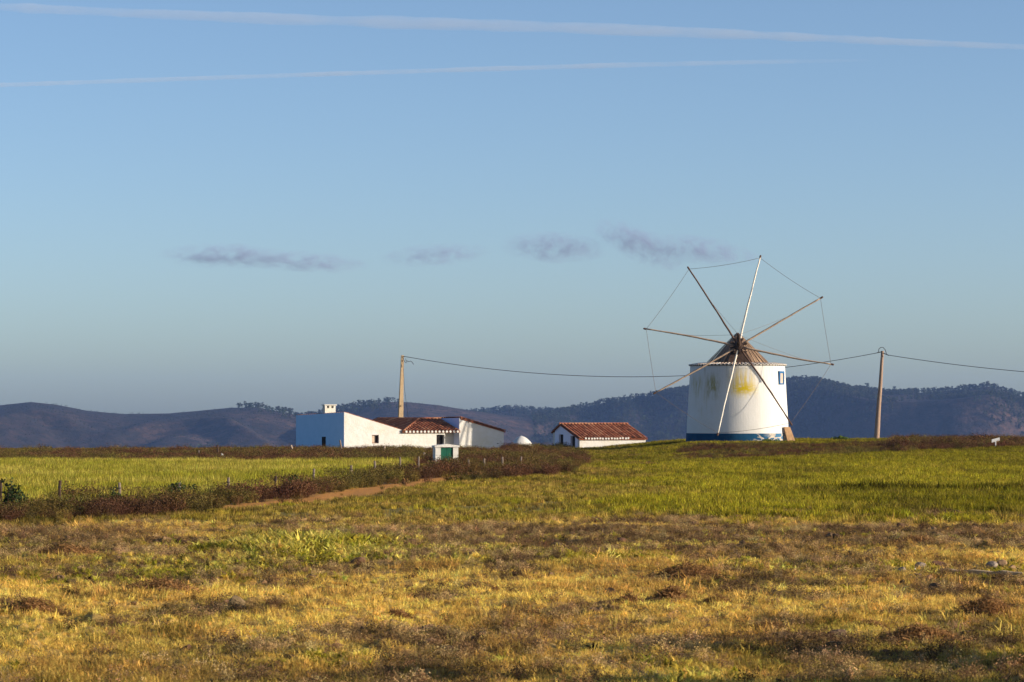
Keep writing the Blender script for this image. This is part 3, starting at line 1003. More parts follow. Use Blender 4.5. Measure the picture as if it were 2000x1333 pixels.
    mc.col(mc.ramp(f1, [(0.30, (0.07, 0.045, 0.03)), (0.5, (0.20, 0.13, 0.085)), (0.7, (0.50, 0.35, 0.235))])).bump(f1, 0.7, 0.05)
    cap = mb.build('cap', mc.m, root)
    # cap's dormer under the shaft
    fy = cy - rc * 1.02
    zd0 = ztop + 0.10; zd1 = at(0, 689, YM).z
    mb = MB()
    b = [Vector((cx - 0.85, fy - 0.28, zd0)), Vector((cx + 0.80, fy - 0.28, zd0)), Vector((cx + 0.8, cy - 1.0, zd0)), Vector((cx - 0.85, cy - 1.0, zd0))]
    t = [Vector((cx - 0.55, fy + 0.30, zd1)), Vector((cx + 0.42, fy + 0.30, zd1)), Vector((cx + 0.42, cy - 0.5, zd1)), Vector((cx - 0.55, cy - 0.5, zd1))]
    mb.hexa(b, t)
    mb.box(Vector((cx - 0.62, fy + 0.2, zd1 + 0.003)), (1.1, 0, 0), (0, 1.0, 0), (0, 0, 0.05))
    mb.build('dormer', M['old_wood'], root)
    # shaft, hub, spars
    tilt = rad(13)
    yw = rad(4.6)
    nrm = Vector((-math.sin(yw) * math.cos(tilt), -math.cos(yw) * math.cos(tilt), math.sin(tilt)))
    e1 = Vector((math.cos(yw), -math.sin(yw), 0)); e2 = e1.cross(nrm) * -1.0
    YH = YM - 3.25
    hub = at(1442.5, 676, YH)
    kx = F / YH
    mb = MB()
    mb.tube([hub - nrm * 3.1, hub - nrm * 0.6, hub + nrm * 0.2, hub + nrm * 1.6, hub + nrm * 2.9], [0.19, 0.19, 0.17, 0.12, 0.085], 10)
    shaft = mb.build('shaft', M['old_wood'], root, smooth=True)
    mb = MB()
    mb.tube([hub - nrm * 0.30, hub - nrm * 0.26, hub + nrm * 0.26, hub + nrm * 0.30], [0.17, 0.27, 0.27, 0.17], 12)
    for kq in range(4):
        an = math.pi * kq / 4 + 0.3
        d = e1 * math.cos(an) + e2 * math.sin(an)
        mb.box(hub - d * 0.55 - nrm * 0.06 + (e1 * -math.sin(an) + e2 * math.cos(an)) * -0.06, d * 1.1, nrm * 0.12, (e1 * -math.sin(an) + e2 * math.cos(an)) * 0.12)
    mb.build('hub', M['old_wood'], root)
    tips_px = [(43, 177, 'spar_pale'), (-99, 155, 'spar_dark'), (-184, 34, 'spar_wood'), (-164, -93, 'spar_wood'), (-41, -176, 'spar_pale'), (104, -156, 'spar_dark'), (183, -37, 'spar_wood'), (163, 95, 'spar_wood')]
    tips = []
    rnd = random.Random(4)
    for dx, dz, mn in tips_px:
        tip = hub + e1 * (dx / kx) + e2 * (dz / kx / math.cos(tilt))
        if dz < -100:
            tip = hub + e1 * (dx / kx) * 0.985 + e2 * (dz / kx / math.cos(tilt)) * 0.985
        tips.append(tip)
        d = (tip - hub); side = d.cross(nrm).normalized()
        ps = []; rs = []
        sag = rnd.uniform(-0.07, 0.07)
        for i in range(13):
            q = i / 12
            ps.append(hub + d * (0.035 + 0.965 * q) + side * (sag * math.sin(math.pi * q) + rnd.gauss(0, .006)) - nrm * 0.05 + nrm * (0.08 * q * q))
            rs.append(0.066 - 0.022 * q + rnd.gauss(0, 0.003))
        mb = MB(); mb.tube(ps, rs, 8)
        sp = mb.build('sail_spar', M[mn], root, smooth=True)
        mb = MB(); mb.tube([tip + nrm * .03 - d * 0.018, tip + nrm * .03 + d * 0.004, tip + nrm * .03 + d * 0.012], [0.062, 0.062, 0.03], 8)
        mb.build('spar_tip', M['spar_dark'], sp)
    def rope(p, q, sag, r, name='rope'):
        mb = MB()
        mb.tube([p + (q - p) * (i / 14) - Vector((0, 0, sag * 4 * (i / 14) * (1 - i / 14))) for i in range(15)], r, 5)
        mb.build(name, M['rope'], root, smooth=True)
    off = nrm * 0.05
    for i in range(8):
        a, b = tips[i], tips[(i + 1) % 8]
        rope(a + (hub - a) * 0.02 + off, b + (hub - b) * 0.02 + off, 0.10, 0.012, 'rim_rope')
    bow = hub + nrm * 2.85
    for i in (1, 7, 0, 2, 6):
        rope(bow, tips[i] + (hub - tips[i]) * 0.35, 0.05, 0.008, 'stay_rope')
    # small window high on the right
    a = rad(59)
    wd = Vector((math.sin(a), -math.cos(a), 0)); wt = Vector((math.cos(a), math.sin(a), 0))
    zw0, zw1 = at(0, 752, YM).z, at(0, 726, YM).z
    wc = Vector((cx, cy, 0)) + wd * (rad_at((zw0 + zw1) / 2) - 0.06)
    hw = 0.36
    fr = MB()
    t_ = 0.13
    up = Vector((0, 0, 1))
    fr.box(wc - wt * hw + up * zw0, wt * t_, wd * 0.14, up * (zw1 - zw0))
    fr.box(wc + wt * (hw - t_) + up * zw0, wt * t_, wd * 0.14, up * (zw1 - zw0))
    fr.box(wc - wt * (hw - t_) + up * (zw1 - t_), wt * (2 * hw - 2 * t_), wd * 0.137, up * t_)
    fr.box(wc - wt * (hw - t_) + up * zw0, wt * (2 * hw - 2 * t_), wd * 0.137, up * 0.08)
    win = fr.build('window', M['blue_paint'], root)
    sh = MB()
    sh.box(wc - wt * (hw - t_) + up * (zw0 + 0.08), wt * (2 * hw - 2 * t_), wd * 0.10, up * (zw1 - zw0 - 0.08 - t_))
    sh.build('shutter', M['shutter'], win)


windmill()

# slab leaning on the windmill's foot
pb = at(1548, 862, 181.2)
mb = MB()
f0 = at(1538, 862.5, 181.0); f1 = at(1557, 863, 181.3)
dirx = Vector((0.80, 0.60, 0)).normalized(); back = Vector((-0.60, 0.80, 0)).normalized()
o0 = Vector((at(1540, 0, 181).x, 181.0, float(plateau(at(1540, 0, 181).x, 181)) - 0.1))
leanv = Vector((-0.30, 0.05, 1.12))
mb.hexa([o0, o0 + dirx * 0.70, o0 + dirx * 0.70 + back * 0.09, o0 + back * 0.09], [o0 + leanv + dirx * .05, o0 + leanv + dirx * 0.56, o0 + leanv + dirx * 0.56 + back * 0.09, o0 + leanv + dirx * .05 + back * 0.09])
tag(mb.build('leaning_slab', M['board'], loc=o0), 'tan slab leaning against the right foot of the windmill', 'slab')

# ------------------------------------------------------------------ farmhouse
YW = 179.8
HX = (672 - 1000) / F * YW
CA, SA = math.cos(rad(30)), math.sin(rad(30))


def hp(a, b, z):
    return Vector((HX + CA * a - SA * b, YW + SA * a + CA * b, z))


def a_of(px):
    k = (px - 1000) / F
    return (k * YW - HX) / (CA - SA * k)


def z_of(row, a, b=0.0):
    y = YW + SA * a + CA * b
    return EYE + (HZ - row) / F * y


AV = Vector((CA, SA, 0)); BV = Vector((-SA, CA, 0)); UP = Vector((0, 0, 1))


def solid_wall(mb, a0, a1, b0, b1, zb, ztops):
    """block with sloping head; ztops = heights at (a0,b0),(a1,b0),(a1,b1),(a0,b1)"""
    cs = [(a0, b0), (a1, b0), (a1, b1), (a0, b1)]
    mb.hexa([hp(a, b, zb) for a, b in cs], [hp(a, b, z) for (a, b), z in zip(cs, ztops)])


def wall_with_hole(mb, a0, a1, zb, zt0, zt1, th, hole):
    """front wall along a at b=0..th with one rectangular opening hole=(h0,h1,z0,z1); sloping head"""
    h0, h1, z0, z1 = hole
    zt = lambda a: zt0 + (zt1 - zt0) * (a - a0) / (a1 - a0)
    def blk(p, q, zl, zr0, zr1):
        mb.hexa([hp(p, 0, zl), hp(q, 0, zl), hp(q, th, zl), hp(p, th, zl)], [hp(p, 0, zr0), hp(q, 0, zr1), hp(q, th, zr1), hp(p, th, zr0)])
    blk(a0, h0, zb, zt(a0), zt(h0)); blk(h1, a1, zb, zt(h1), zt(a1))
    blk(h0, h1, z1, zt(h0), zt(h1)); blk(h0, h1, zb, z0, z0)


def farmhouse():
    gz = float(plateau(HX, YW)) - 0.45
    root = thing('farmhouse', hp(0, 0, gz), 'long low white farmhouse with shade-tinted blue gable side and red tiled roofs', 'farmhouse')
    a1 = a_of(787); a2 = a_of(897); a3 = a_of(984)
    zA0 = z_of(805.5, 0); zA1 = z_of(841, a1); dz = 0.2
    LB = 7.0
    # tall left wing
    w0, w1 = a_of(726.5), a_of(740)
    wz0, wz1 = z_of(866.5, w0), z_of(850, w0)
    mb = MB()
    wall_with_hole(mb, 0.14, a1, gz, zA0 - 0.027, zA1, 0.35, (w0, w1, wz0, wz1))
    solid_wall(mb, 0.14, a1, 0.353, LB, gz, [zA0 - .03, zA1 - 0.01, zA1 - dz, zA0 - .03 - dz])
    mb.build('front_wall', M['white'], root)
    mb = MB()
    solid_wall(mb, 0, 0.137, 0.003, LB, gz, [zA0, zA0 - 0.027, zA0 - 0.027 - dz, zA0 - dz])
    bw = mb.build('side_wall', M['shade_blue_wall'], root)
    mb = MB()
    mb.hexa([hp(0, 0, gz), hp(.137, 0, gz), hp(.137, .0025, gz), hp(0, .0025, gz)], [hp(0, 0, zA0), hp(.137, 0, zA0 - .027), hp(.137, .0025, zA0 - .027), hp(0, .0025, zA0)])
    mb.build('wall_edge', M['white'], root)
    # window of the wing: frame, two leaves
    mb = MB()
    t = 0.045
    mb.box(hp(w0, 0.10, wz0), AV * t, BV * 0.06, UP * (wz1 - wz0)); mb.box(hp(w1 - t, 0.10, wz0), AV * t, BV * 0.06, UP * (wz1 - wz0))
    mb.box(hp(w0 + t, 0.10, wz1 - t), AV * (w1 - w0 - 2 * t), BV * 0.058, UP * t); mb.box(hp(w0 + t, 0.10, wz0), AV * (w1 - w0 - 2 * t), BV * 0.058, UP * t)
    wn_ = mb.build('window', M['brown_wood'], root)
    mb = MB(); mb.box(hp(w0 + t, 0.13, wz0 + t), AV * (w1 - w0 - 2 * t) * 0.5, BV * 0.02, UP * (wz1 - wz0 - 2 * t)); mb.build('shutter', M['pale_wood'], wn_)
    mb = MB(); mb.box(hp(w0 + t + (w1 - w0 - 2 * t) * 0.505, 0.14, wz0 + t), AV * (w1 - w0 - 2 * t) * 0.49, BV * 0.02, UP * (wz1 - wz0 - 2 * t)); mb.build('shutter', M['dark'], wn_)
    # door in the shade-tinted side wall
    mb = MB()
    db0, db1 = 2.62, 3.12
    zd = z_of(853.5, 0, 2.8)
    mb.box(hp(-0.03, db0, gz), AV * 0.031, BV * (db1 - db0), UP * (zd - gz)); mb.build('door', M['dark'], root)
    # roof of the wing
    rf = MB()
    tiled_slope(rf, [hp(a1 + .02, 0.02, zA1 - 0.06), hp(a1 + .02, LB + .05, zA1 - .06 - dz), hp(0.06, LB + .05, zA0 - .07 - dz), hp(0.06, 0.02, zA0 - .07)], BV, seed=2)
    rA = rf.build('roof', M['tile'], root)
    # chimney
    ca0, cb0 = 0.16, 3.05
    cz0, cz1 = zA0 - 0.3, z_of(790.5, .4, 3.4)
    ch = MB()
    cw, cd = 0.76, 0.34
    ch.box(hp(ca0, cb0, cz0), AV * cw, BV * cd, UP * (cz1 - cz0 - 0.24))
    zz_ = cz1 - 0.24
    for q0, q1 in ((0, .14), (.31, .45), (.62, .76)):
        ch.box(hp(ca0 + q0, cb0, zz_), AV * (q1 - q0), BV * cd, UP * 0.18)
    ch.box(hp(ca0 + 0.14, cb0 + .20, zz_), AV * .17, BV * .12, UP * 0.18); ch.box(hp(ca0 + 0.45, cb0 + .20, zz_), AV * .17, BV * .12, UP * 0.18)
    ch.box(hp(ca0 - 0.06, cb0 - 0.06, zz_ + .18), AV * (cw + .12), BV * (cd + .12), UP * 0.06)
    chim = ch.build('chimney', M['white'], root)
    # middle block
    zE = z_of(844.5, (a1 + a2) / 2) ; aQ, bQ = a1 + 2.54, 2.54
    zR = z_of(819.5, aQ, bQ)
    d0, d1 = a_of(852.5), a_of(868)
    dz0, dz1 = z_of(868.5, d0), z_of(849.5, d0)
    mb = MB()
    wall_with_hole(mb, a1 + .003, d1 + 0.04, gz, zE, zE, 0.35, (d0, d1, dz0, dz1))
    solid_wall(mb, d1 + 0.043, a2 + 0.1, 0.75, 1.0, gz, [zE + .2] * 4)        # recessed porch wall
    solid_wall(mb, d1 - 0.1, d1 + 0.04, 0.353, 1.0, gz, [zE] * 4)
    solid_wall(mb, a1 + .003, d1 - .103, 1.35, 8.3, gz, [zE, zE, zE, zE])
    mb.build('front_wall', M['white'], root)
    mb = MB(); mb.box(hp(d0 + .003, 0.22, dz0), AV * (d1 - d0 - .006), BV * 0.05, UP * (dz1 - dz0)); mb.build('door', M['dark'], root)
    rf = MB()
    ov = -0.20
    tiled_slope(rf, [hp(a1 - 0.1, ov, zE + 0.03), hp(a2 - 0.02, ov, zE + 0.03), hp(a2 - 0.02, bQ, zR), hp(aQ, bQ, zR)], AV, seed=5)
    tiled_slope(rf, [hp(a1 + 0.03, 0.05, zE + 0.03), hp(aQ, bQ, zR), hp(aQ, 8.4, zR), hp(a1 + 0.03, 8.4, zE + 0.03)], BV, seed=6)
    tiled_slope(rf, [hp(aQ, bQ, zR), hp(aQ, 8.4, zR), hp(aQ + 2.9, 8.4, zE), hp(aQ + 2.9, bQ, zE)], BV, seed=7)
    rM = rf.build('roof', M['tile'], root)
    # ridge and hip tiles
    mb = MB()
    def cap_run(p, q, r=0.10):
        n_ = max(2, int((q - p).length / 0.4))
        for i in range(n_):
            s0 = p + (q - p) * (i / n_); s1 = p + (q - p) * ((i + 1.08) / n_)
            o_ = len(mb.f); mb.tube([s0, s1], [r * 1.08, r * 0.92], 8); mb.a[o_:] = [random.uniform(.55, 1)] * (len(mb.f) - o_)
    cap_run(hp(a1 - 0.05, ov + .02, zE + 0.06), hp(aQ, bQ, zR + 0.03)); cap_run(hp(aQ, bQ, zR + .03), hp(a2 - 0.03, bQ, zR + .03)); cap_run(hp(aQ, bQ, zR + .03), hp(aQ, 8.4, zR + .03))
    mb.build('ridge_tiles', M['tile'], rM)
    # mortared eave ends
    mb = MB()
    ne = 15
    for i in range(ne):
        p = hp(a1 + (a2 - a1 - 0.1) * (i + 0.5) / ne, ov - 0.035, zE + 0.035)
        mb.tube([p, p + BV * 0.12], [0.076, 0.076], 10)
    mb.build('eave_tiles', M['white'], rM)
    mb = MB(); mb.box(hp(a1 + .01, -0.10, zE - 0.07), AV * (d1 - a1), BV * 0.098, UP * 0.06); mb.build('eave_moulding', M['white'], root)
    # right wing
    zC0 = z_of(816.5, a2); zC1 = z_of(842.5, a3)
    mb = MB()
    solid_wall(mb, a2 + 0.14, a3, 0, 6.0, gz, [zC0 - .03, zC1, zC1 - .1, zC0 - .13])
    mb.build('front_wall', M['white'], root)
    mb = MB(); solid_wall(mb, a2, a2 + 0.137, 0.003, 6.0, gz, [zC0, zC0 - .03, zC0 - .13, zC0 - .1]); mb.build('side_wall', M['pale_shade_blue'], root)
    mb = MB()
    mb.hexa([hp(a2, 0, gz), hp(a2 + .137, 0, gz), hp(a2 + .137, .0025, gz), hp(a2, .0025, gz)], [hp(a2, 0, zC0), hp(a2 + .137, 0, zC0 - .03), hp(a2 + .137, .0025, zC0 - .03), hp(a2, .0025, zC0)])
    mb.build('wall_edge', M['white'], root)
    rf = MB()
    tiled_slope(rf, [hp(a3 + .12, -0.06, zC1 - 0.02), hp(a3 + .12, 6.05, zC1 - .12), hp(a2 + .08, 6.05, zC0 - .11), hp(a2 + .08, -0.06, zC0 - .01)], BV, seed=9)
    rf.build('roof', M['tile'], root)
    # small vent in the shaded wall
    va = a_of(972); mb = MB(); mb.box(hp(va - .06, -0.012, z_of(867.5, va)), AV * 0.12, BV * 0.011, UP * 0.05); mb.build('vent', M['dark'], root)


farmhouse()

# ------------------------------------------------------------------ small house in the hollow
def small_house():
    y0 = 208.0
    x0 = (1132 - 1000) / F * y0
    an = rad(25); ca, sa = math.cos(an), math.sin(an)
    U = Vector((ca, sa, 0)); V = Vector((-sa, ca, 0))
    def q(u, v, z):
        return Vector((x0, y0, 0)) + U * u + V * v + UP * z
    def zr(row, u, v):
        return EYE + (HZ - row) / F * (y0 + sa * u + ca * v)
    gz = float(plateau(x0 + 2, y0 + 3)) - 0.3
    root = thing('small_house', q(0, 0, gz), 'small white house with weathered tile roof beside the windmill', 'house')
    L = 5.45; W = 4.45; vr = 3.10
    z0 = zr(858.5, 0, 0); zR = zr(830.5, 0, vr); zb = zr(845, 0, W)
    mb = MB()
    mb.box(q(0, 0, gz), U * L, V * 0.3, UP * (z0 - gz))
    mb.box(q(0, W - 0.3, gz), U * L, V * 0.3, UP * (zb - gz))
    mb.prism([q(L - 0.3, 0.303, gz), q(L - 0.3, W - .303, gz), q(L - .3, W - .303, zb), q(L - .3, vr, zR), q(L - .3, 0.303, z0 + .09)], U * 0.3)
    mb.build('front_wall', M['white'], root)
    # gable end with two doorways: built in strips round the openings
    gb = MB()
    def top(v):
        return z0 + (zR - z0) * v / vr if v < vr else zR + (zb - zR) * (v - vr) / (W - vr)
    # doors at px ~1093-1100 and 1114-1122
    def v_of(px):
        return (x0 - (px - 1000) / F * (y0 + 2)) / sa
    dv = [(v_of(1122.5), v_of(1114.0), 852.0), (v_of(1100.3), v_of(1092.2), 849.0)]
    cuts = [0.303, dv[0][0], dv[0][1], dv[1][0], dv[1][1], W - 0.303]
    for i in range(5):
        a, b = cuts[i], cuts[i + 1]
        zl = gz if i % 2 == 0 else zr(dv[i // 2][2], 0, a)
        pts_ = [q(0, a, zl), q(0, b, zl), q(0, b, top(b))]
        if a < vr < b:
            pts_.append(q(0, vr, zR))
        pts_.append(q(0, a, top(a)))
        gb.prism(pts_, U * 0.3)
    gb.build('gable_wall', M['shade_pale_wall'], root)
    for a, b, row in dv:
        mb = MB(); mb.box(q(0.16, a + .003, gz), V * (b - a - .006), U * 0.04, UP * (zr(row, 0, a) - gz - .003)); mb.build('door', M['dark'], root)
    rf = MB()
    tiled_slope(rf, [q(-0.12, -0.18, z0 + 0.02), q(L + .08, -0.18, z0 + .02), q(L + .08, vr, zR + .05), q(-.12, vr, zR + .05)], U, seed=14)
    tiled_slope(rf, [q(-0.12, W + .15, zb + 0.0), q(L + .08, W + .15, zb), q(L + .08, vr, zR + .05), q(-.12, vr, zR + .05)], U, seed=15)
    r_ = rf.build('roof', M['tile_old'], root)
    mb = MB()
    for i in range(14):
        s0 = q(-0.14 + (L + .24) * i / 14, vr, zR + .075); s1 = q(-0.14 + (L + .24) * (i + 1.07) / 14, vr, zR + .075)
        o_ = len(mb.f); mb.tube([s0, s1], [0.10, 0.088], 8); mb.a[o_:] = [random.uniform(.6, 1)] * (len(mb.f) - o_)
    mb.build('ridge_tiles', M['tile_old'], r_)
    mb = MB()
    for i in range(16):
        p = q(0.30 + 3.75 * (i + .5) / 16 + random.gauss(0, .012), -0.215, z0 + 0.055 + random.gauss(0, .008))
        mb.tube([p, p + V * 0.10], [0.078, 0.078], 10)
    mb.build('eave_tiles', M['white'], r_)


small_house()

# ------------------------------------------------------------------ white oven dome beyond the farmhouse
oy = 196.0; oc = at(1019, 868.5, oy)
oven_base = Vector((oc.x, oy, float(plateau(oc.x, oy)) - 0.1))
vs = []; fs = []; NQ = 28; NR = 9
ztop_o = at(0, 851.5, oy).z
for i in range(NR + 1):
    t = i / NR * math.pi / 2
    for q in range(NQ):
        a = 2 * math.pi * q / NQ
        wob = 1 + 0.05 * math.sin(3 * a + 1) + 0.03 * math.sin(5 * a)
        rr = 0.96 * (1 - i / NR) ** 0.72 * wob if i < NR else 0.02
        vs.append((oven_base.x + rr * math.cos(a) - 0.03, oy + rr * math.sin(a), oven_base.z + (ztop_o - oven_base.z) * (0.55 * (i / NR) + 0.45 * math.sin(t))))
for i in range(NR):
    for q in range(NQ):
        a = i * NQ + q; b = i * NQ + (q + 1) % NQ
        fs.append((a, b, b + NQ, a + NQ))
fs.append(tuple(range(NR * NQ, NR * NQ + NQ)))
mb = MB(); mb.add(vs, fs)
ov_root = thing('bread_oven', oven_base, 'white domed oven standing low between the farmhouse and small house', 'oven')
mb.build('dome', M['white'], ov_root, smooth=True)
mb = MB(); mb.tube([oven_base - UP * .3, oven_base + UP * 0.10], [0.93, 0.92], 24); mb.build('plinth', M['white'], ov_root)

# ------------------------------------------------------------------ little cabinet with green doors
def cabinet():
    y0 = 121.5
    gz = float(plateau(-2.7, y0)) - 0.05
    xl, xr = at(849.5, 0, y0).x, at(896, 0, y0).x
    root = thing('utility_hut', Vector(((xl + xr) / 2, y0, gz)), 'tiny white hut with green double doors and a shallow gabled slab', 'hut')
    zt = at(0, 874, y0).z
    pw = at(860.5, 0, y0).x - xl; pw2 = xr - at(885.5, 0, y0).x
    D = 0.4
    mb = MB()
    mb.box((xl, y0, gz - .2), (pw, 0, 0), (0, D, 0), (0, 0, zt - gz + .2))
    mb.box((xr - pw2, y0, gz - .2), (pw2, 0, 0), (0, D, 0), (0, 0, zt - gz + .2))
    mb.box((xl + pw + .001, y0 + .25, gz - .2), (xr - xl - pw - pw2 - .002, 0, 0), (0, D - .25, 0), (0, 0, zt - gz + .2))
    mb.build('wall', M['white'], root)
    ze = zt + 0.07; zp = at(0, 867.5, y0).z
    o = 0.045
    mb = MB()
    mb.prism([(xl - o, y0 - .05, zt + .003), (xr + o, y0 - .05, zt + .003), (xr + o, y0 - .05, ze), ((xl + xr) / 2, y0 - .05, zp), (xl - o, y0 - .05, ze)], (0, D + .1, 0))
    mb.build('roof', M['white'], root)
    for s in (0, 1):
        w = (xr - xl - pw - pw2) / 2
        mb = MB()
        x_ = xl + pw + s * w + .004
        zd = zt - 0.02
        mb.box((x_, y0 + .05, gz), (w - .008, 0, 0), (0, .04, 0), (0, 0, zd - gz))
        d = mb.build('door', M['green_paint'], root)
        for zz0 in (gz + .06, (gz + zd) / 2, zd - .09):
            mb = MB()
            mb.box((x_ + .02, y0 + .035, zz0), (w - .05, 0, 0), (0, .013, 0), (0, 0, .04))
            mb.build('batten', M['green_paint'], d)
        mb = MB(); xh = x_ + (w - .05 if s == 0 else .02)
        mb.box((xh, y0 + .02, (gz + zd) / 2 - .1), (.018, 0, 0), (0, .028, 0), (0, 0, .07)); mb.build('handle', M['cable'], d)
    root.rotation_euler = (0, 0, rad(17))


cabinet()

# ------------------------------------------------------------------ poles and cables
def pole(px0, row_top, px_top, y, w0, w1, mat, label, shape):
    xb = (px0 - 1000) / F * y
    zb = float(plateau(xb, y)) - 0.4
    root = thing('utility_pole', Vector((xb, y, zb)), label, 'utility pole', None)
    top = at(px_top, row_top, y)
    d0 = w0 / 2; d1 = w1 / 2
    b = Vector((xb, y, zb))
    an = rad(20); ux = Vector((math.cos(an), math.sin(an), 0)); uy = Vector((-math.sin(an), math.cos(an), 0))
    mb = MB()
    nseg = 10
    for i in range(nseg):
        t0, t1 = i / nseg, (i + 1) / nseg
        c0, c1 = b.lerp(top, t0), b.lerp(top, t1)
        h0, h1 = d0 + (d1 - d0) * t0, d0 + (d1 - d0) * t1
        if shape == 'square':
            mb.hexa([c0 - ux * h0 - uy * h0 * .7, c0 + ux * h0 - uy * h0 * .7, c0 + ux * h0 + uy * h0 * .7, c0 - ux * h0 + uy * h0 * .7],
                    [c1 - ux * h1 - uy * h1 * .7, c1 + ux * h1 - uy * h1 * .7, c1 + ux * h1 + uy * h1 * .7, c1 - ux * h1 + uy * h1 * .7])
    if shape == 'round':
        ps = [b.lerp(top, i / 12) + Vector((0.008 * math.sin(i), 0, 0)) for i in range(13)]
        mb.tube(ps, [d0 + (d1 - d0) * i / 12 for i in range(13)], 10)
    mb.build('post', mat, root, smooth=(shape == 'round'))
    return root, top


pl, ptl = pole(780.5, 694.5, 786, 200.0, 0.42, 0.17, M['concrete'], 'tan square concrete pole rising behind the farmhouse roof', 'square')
for row in (705.5, 793.5):
    mb = MB()
    p = at(785.5 if row < 750 else 782.5, row, 199.82); mb.tube([p, p + Vector((0, 0.02, 0))], 0.05, 8)
    mb.build('bolt_hole', M['dark'], pl)
mb = MB()
mb.tube([at(787, 697, 199.9), at(790, 697, 199.8)], 0.03, 6)
mb.build('bracket', M['cable'], pl)
mb = MB()
lp = [(788, 703), (792, 709), (794.5, 709), (793, 704), (791.5, 699), (793, 704.5), (798, 707), (802, 705.5), (805, 708), (808, 712.5)]
mb.tube([at(a, b, 199.7) for a, b in lp], 0.022, 6); mb.build('dangling_cable', M['cable'], pl, smooth=True)
mb = MB(); mb.tube([at(786.5, 700, 199.8), at(790, 760, 199.5), at(797.5, 820, 199.2)], 0.012, 5); mb.build('guy_wire', M['cable'], pl)

pr, ptr = pole(1711, 686, 1724, 196.0, 0.40, 0.20, M['dark_concrete'], 'slightly leaning brown pole standing alone right of the windmill', 'round')
mb = MB()
mb.tube([at(a, b, 195.8) for a, b in ((1716, 688.5), (1716.5, 682.5), (1720, 679), (1724.5, 678.8), (1729, 683.5), (1731.5, 692))], 0.024, 6)
mb.build('cable_loop', M['cable'], pr, smooth=True)
mb = MB()
mb.tube([at(1713, 689.5, 195.8), at(1722, 687.5, 195.9)], 0.035, 6); mb.tube([at(1725, 690, 195.8), at(1736, 694.5, 195.8)], 0.035, 6)
mb.build('clamp', M['cable'], pr)


def cable(pts, label):
    P = []
    for a, b in zip(pts[:-1], pts[1:]):
        for i in range(14):
            P.append(a.lerp(b, i / 14))
    P.append(pts[-1])
    mb = MB(); mb.tube(P, 0.022, 6)
    o = mb.build('power_cable', M['cable'], loc=pts[0], smooth=True)
    tag(o, label, 'cable')


def catmull(px_pts, y0, y1):
    """smooth hanging line through measured points between two depths"""
    xs = np.array([p[0] for p in px_pts]); rs = np.array([p[1] for p in px_pts])
    co = np.polyfit(xs, rs, 2)
    out = []
    for x in np.linspace(xs[0], xs[-1], 24):
        t = (x - xs[0]) / (xs[-1] - xs[0])
        out.append(at(x, np.polyval(co, x), y0 + (y1 - y0) * t))
    return out


cable(catmull([(789, 697), (880, 711), (960, 721), (1060, 730), (1160, 734.5), (1280, 736.5), (1345, 735), (1533, 718), (1620, 706), (1714, 689.5)], 199.9, 195.9), 'black power cable sagging from the concrete pole behind the windmill')
cable(catmull([(1732, 693), (1800, 704), (1860, 712), (1920, 719), (2000, 727), (2150, 735), (2400, 738)], 195.8, 185.0), 'black power cable running off to the right of the brown pole')

# ------------------------------------------------------------------ fence posts
def post(px, row_top, row_base, lean, dark, label, group, y=None):
    hl = np.interp(px, HEDGE_P, HEDGE_R)
    if y is None:
        y = EYE * F / (hl - 2 - HZ)
    x = (px - 1000) / F * y
    gz = float(ground_z(np.array([x]), np.array([y]))[0]) - 0.15
    top = at(px + lean, row_top, y)
    rnd = random.Random(int(px * 7))
    root = thing('fence_post', Vector((x, y, gz)), label, 'fence post', group)
    b = Vector((x, y, gz)); r = rnd.uniform(0.028, 0.040)
    mb = MB()
    ps = [b.lerp(top, i / 5) + Vector((rnd.gauss(0, .006), rnd.gauss(0, .006), 0)) for i in range(6)]
    mb.tube(ps, [r * rnd.uniform(.9, 1.1) for _ in ps], 7)
    mb.build('stake', M['old_wood'] if dark else M['grey_wood'], root)
    if y < 90:
        mb = MB(); p = b.lerp(top, 0.82)
        mb.tube([p - UP * .012, p + UP * .012], r * 1.18, 7); mb.build('wire_tie', M['cable'], root)


hedge_posts = [(2, 938, 0, 1), (115, 939, 2, 1), (236, 943, -3, 0), (350, 943, 0, 0), (446, 933, 0, 0), (538, 930, 0, 1), (612, 916, 1, 0), (686, 909, 0, 0), (733, 901, -1, 0), (781.5, 893, 0, 0), (817, 892, 0, 0), (849, 899, 0, 0), (880, 895, 0, 0), (915, 898, 0, 0), (946, 896, 0, 0), (981, 893, 0, 0), (1017, 892, 1, 0)]
ordn = ['first', 'second', 'third', 'fourth', 'fifth', 'sixth', 'seventh', 'eighth', 'ninth', 'tenth', 'eleventh', 'twelfth', 'thirteenth', 'fourteenth', 'fifteenth', 'sixteenth', 'seventeenth']
for i, (px, rt, ln, dk) in enumerate(hedge_posts):
    lab = '%s %s wooden fence post from the left edge along the brown hedge' % (ordn[i], 'dark' if dk else 'grey')
    if px == 1017:
        lab = 'last pale fence post of the hedge, beside the sandy track bend'
    if px == 880:
        lab = 'thin fence post standing in front of the green doors'
    if px == 849:
        lab = 'thin fence post at the left corner of the green doored hut'
    post(px, rt, 0, ln, dk, lab, 'posts of the fence along the hedge', 120.3 if px == 880 else (119.8 if px == 849 else None))
for px, rt, y, lab in ((54, 894, 128, 'pale post in the back scrub near the left edge'), (337, 892.5, 127, 'pale upright post in the back scrub, taller of the near pair'), (388, 880, 140, 'short pale post topping the skyline left of the bent stick'), (631, 895, 128, 'short pale post in the scrub below the shaded side wall')):
    post(px, rt, 0, 0.5, 0, lab, 'posts of the fence behind the crop', y)


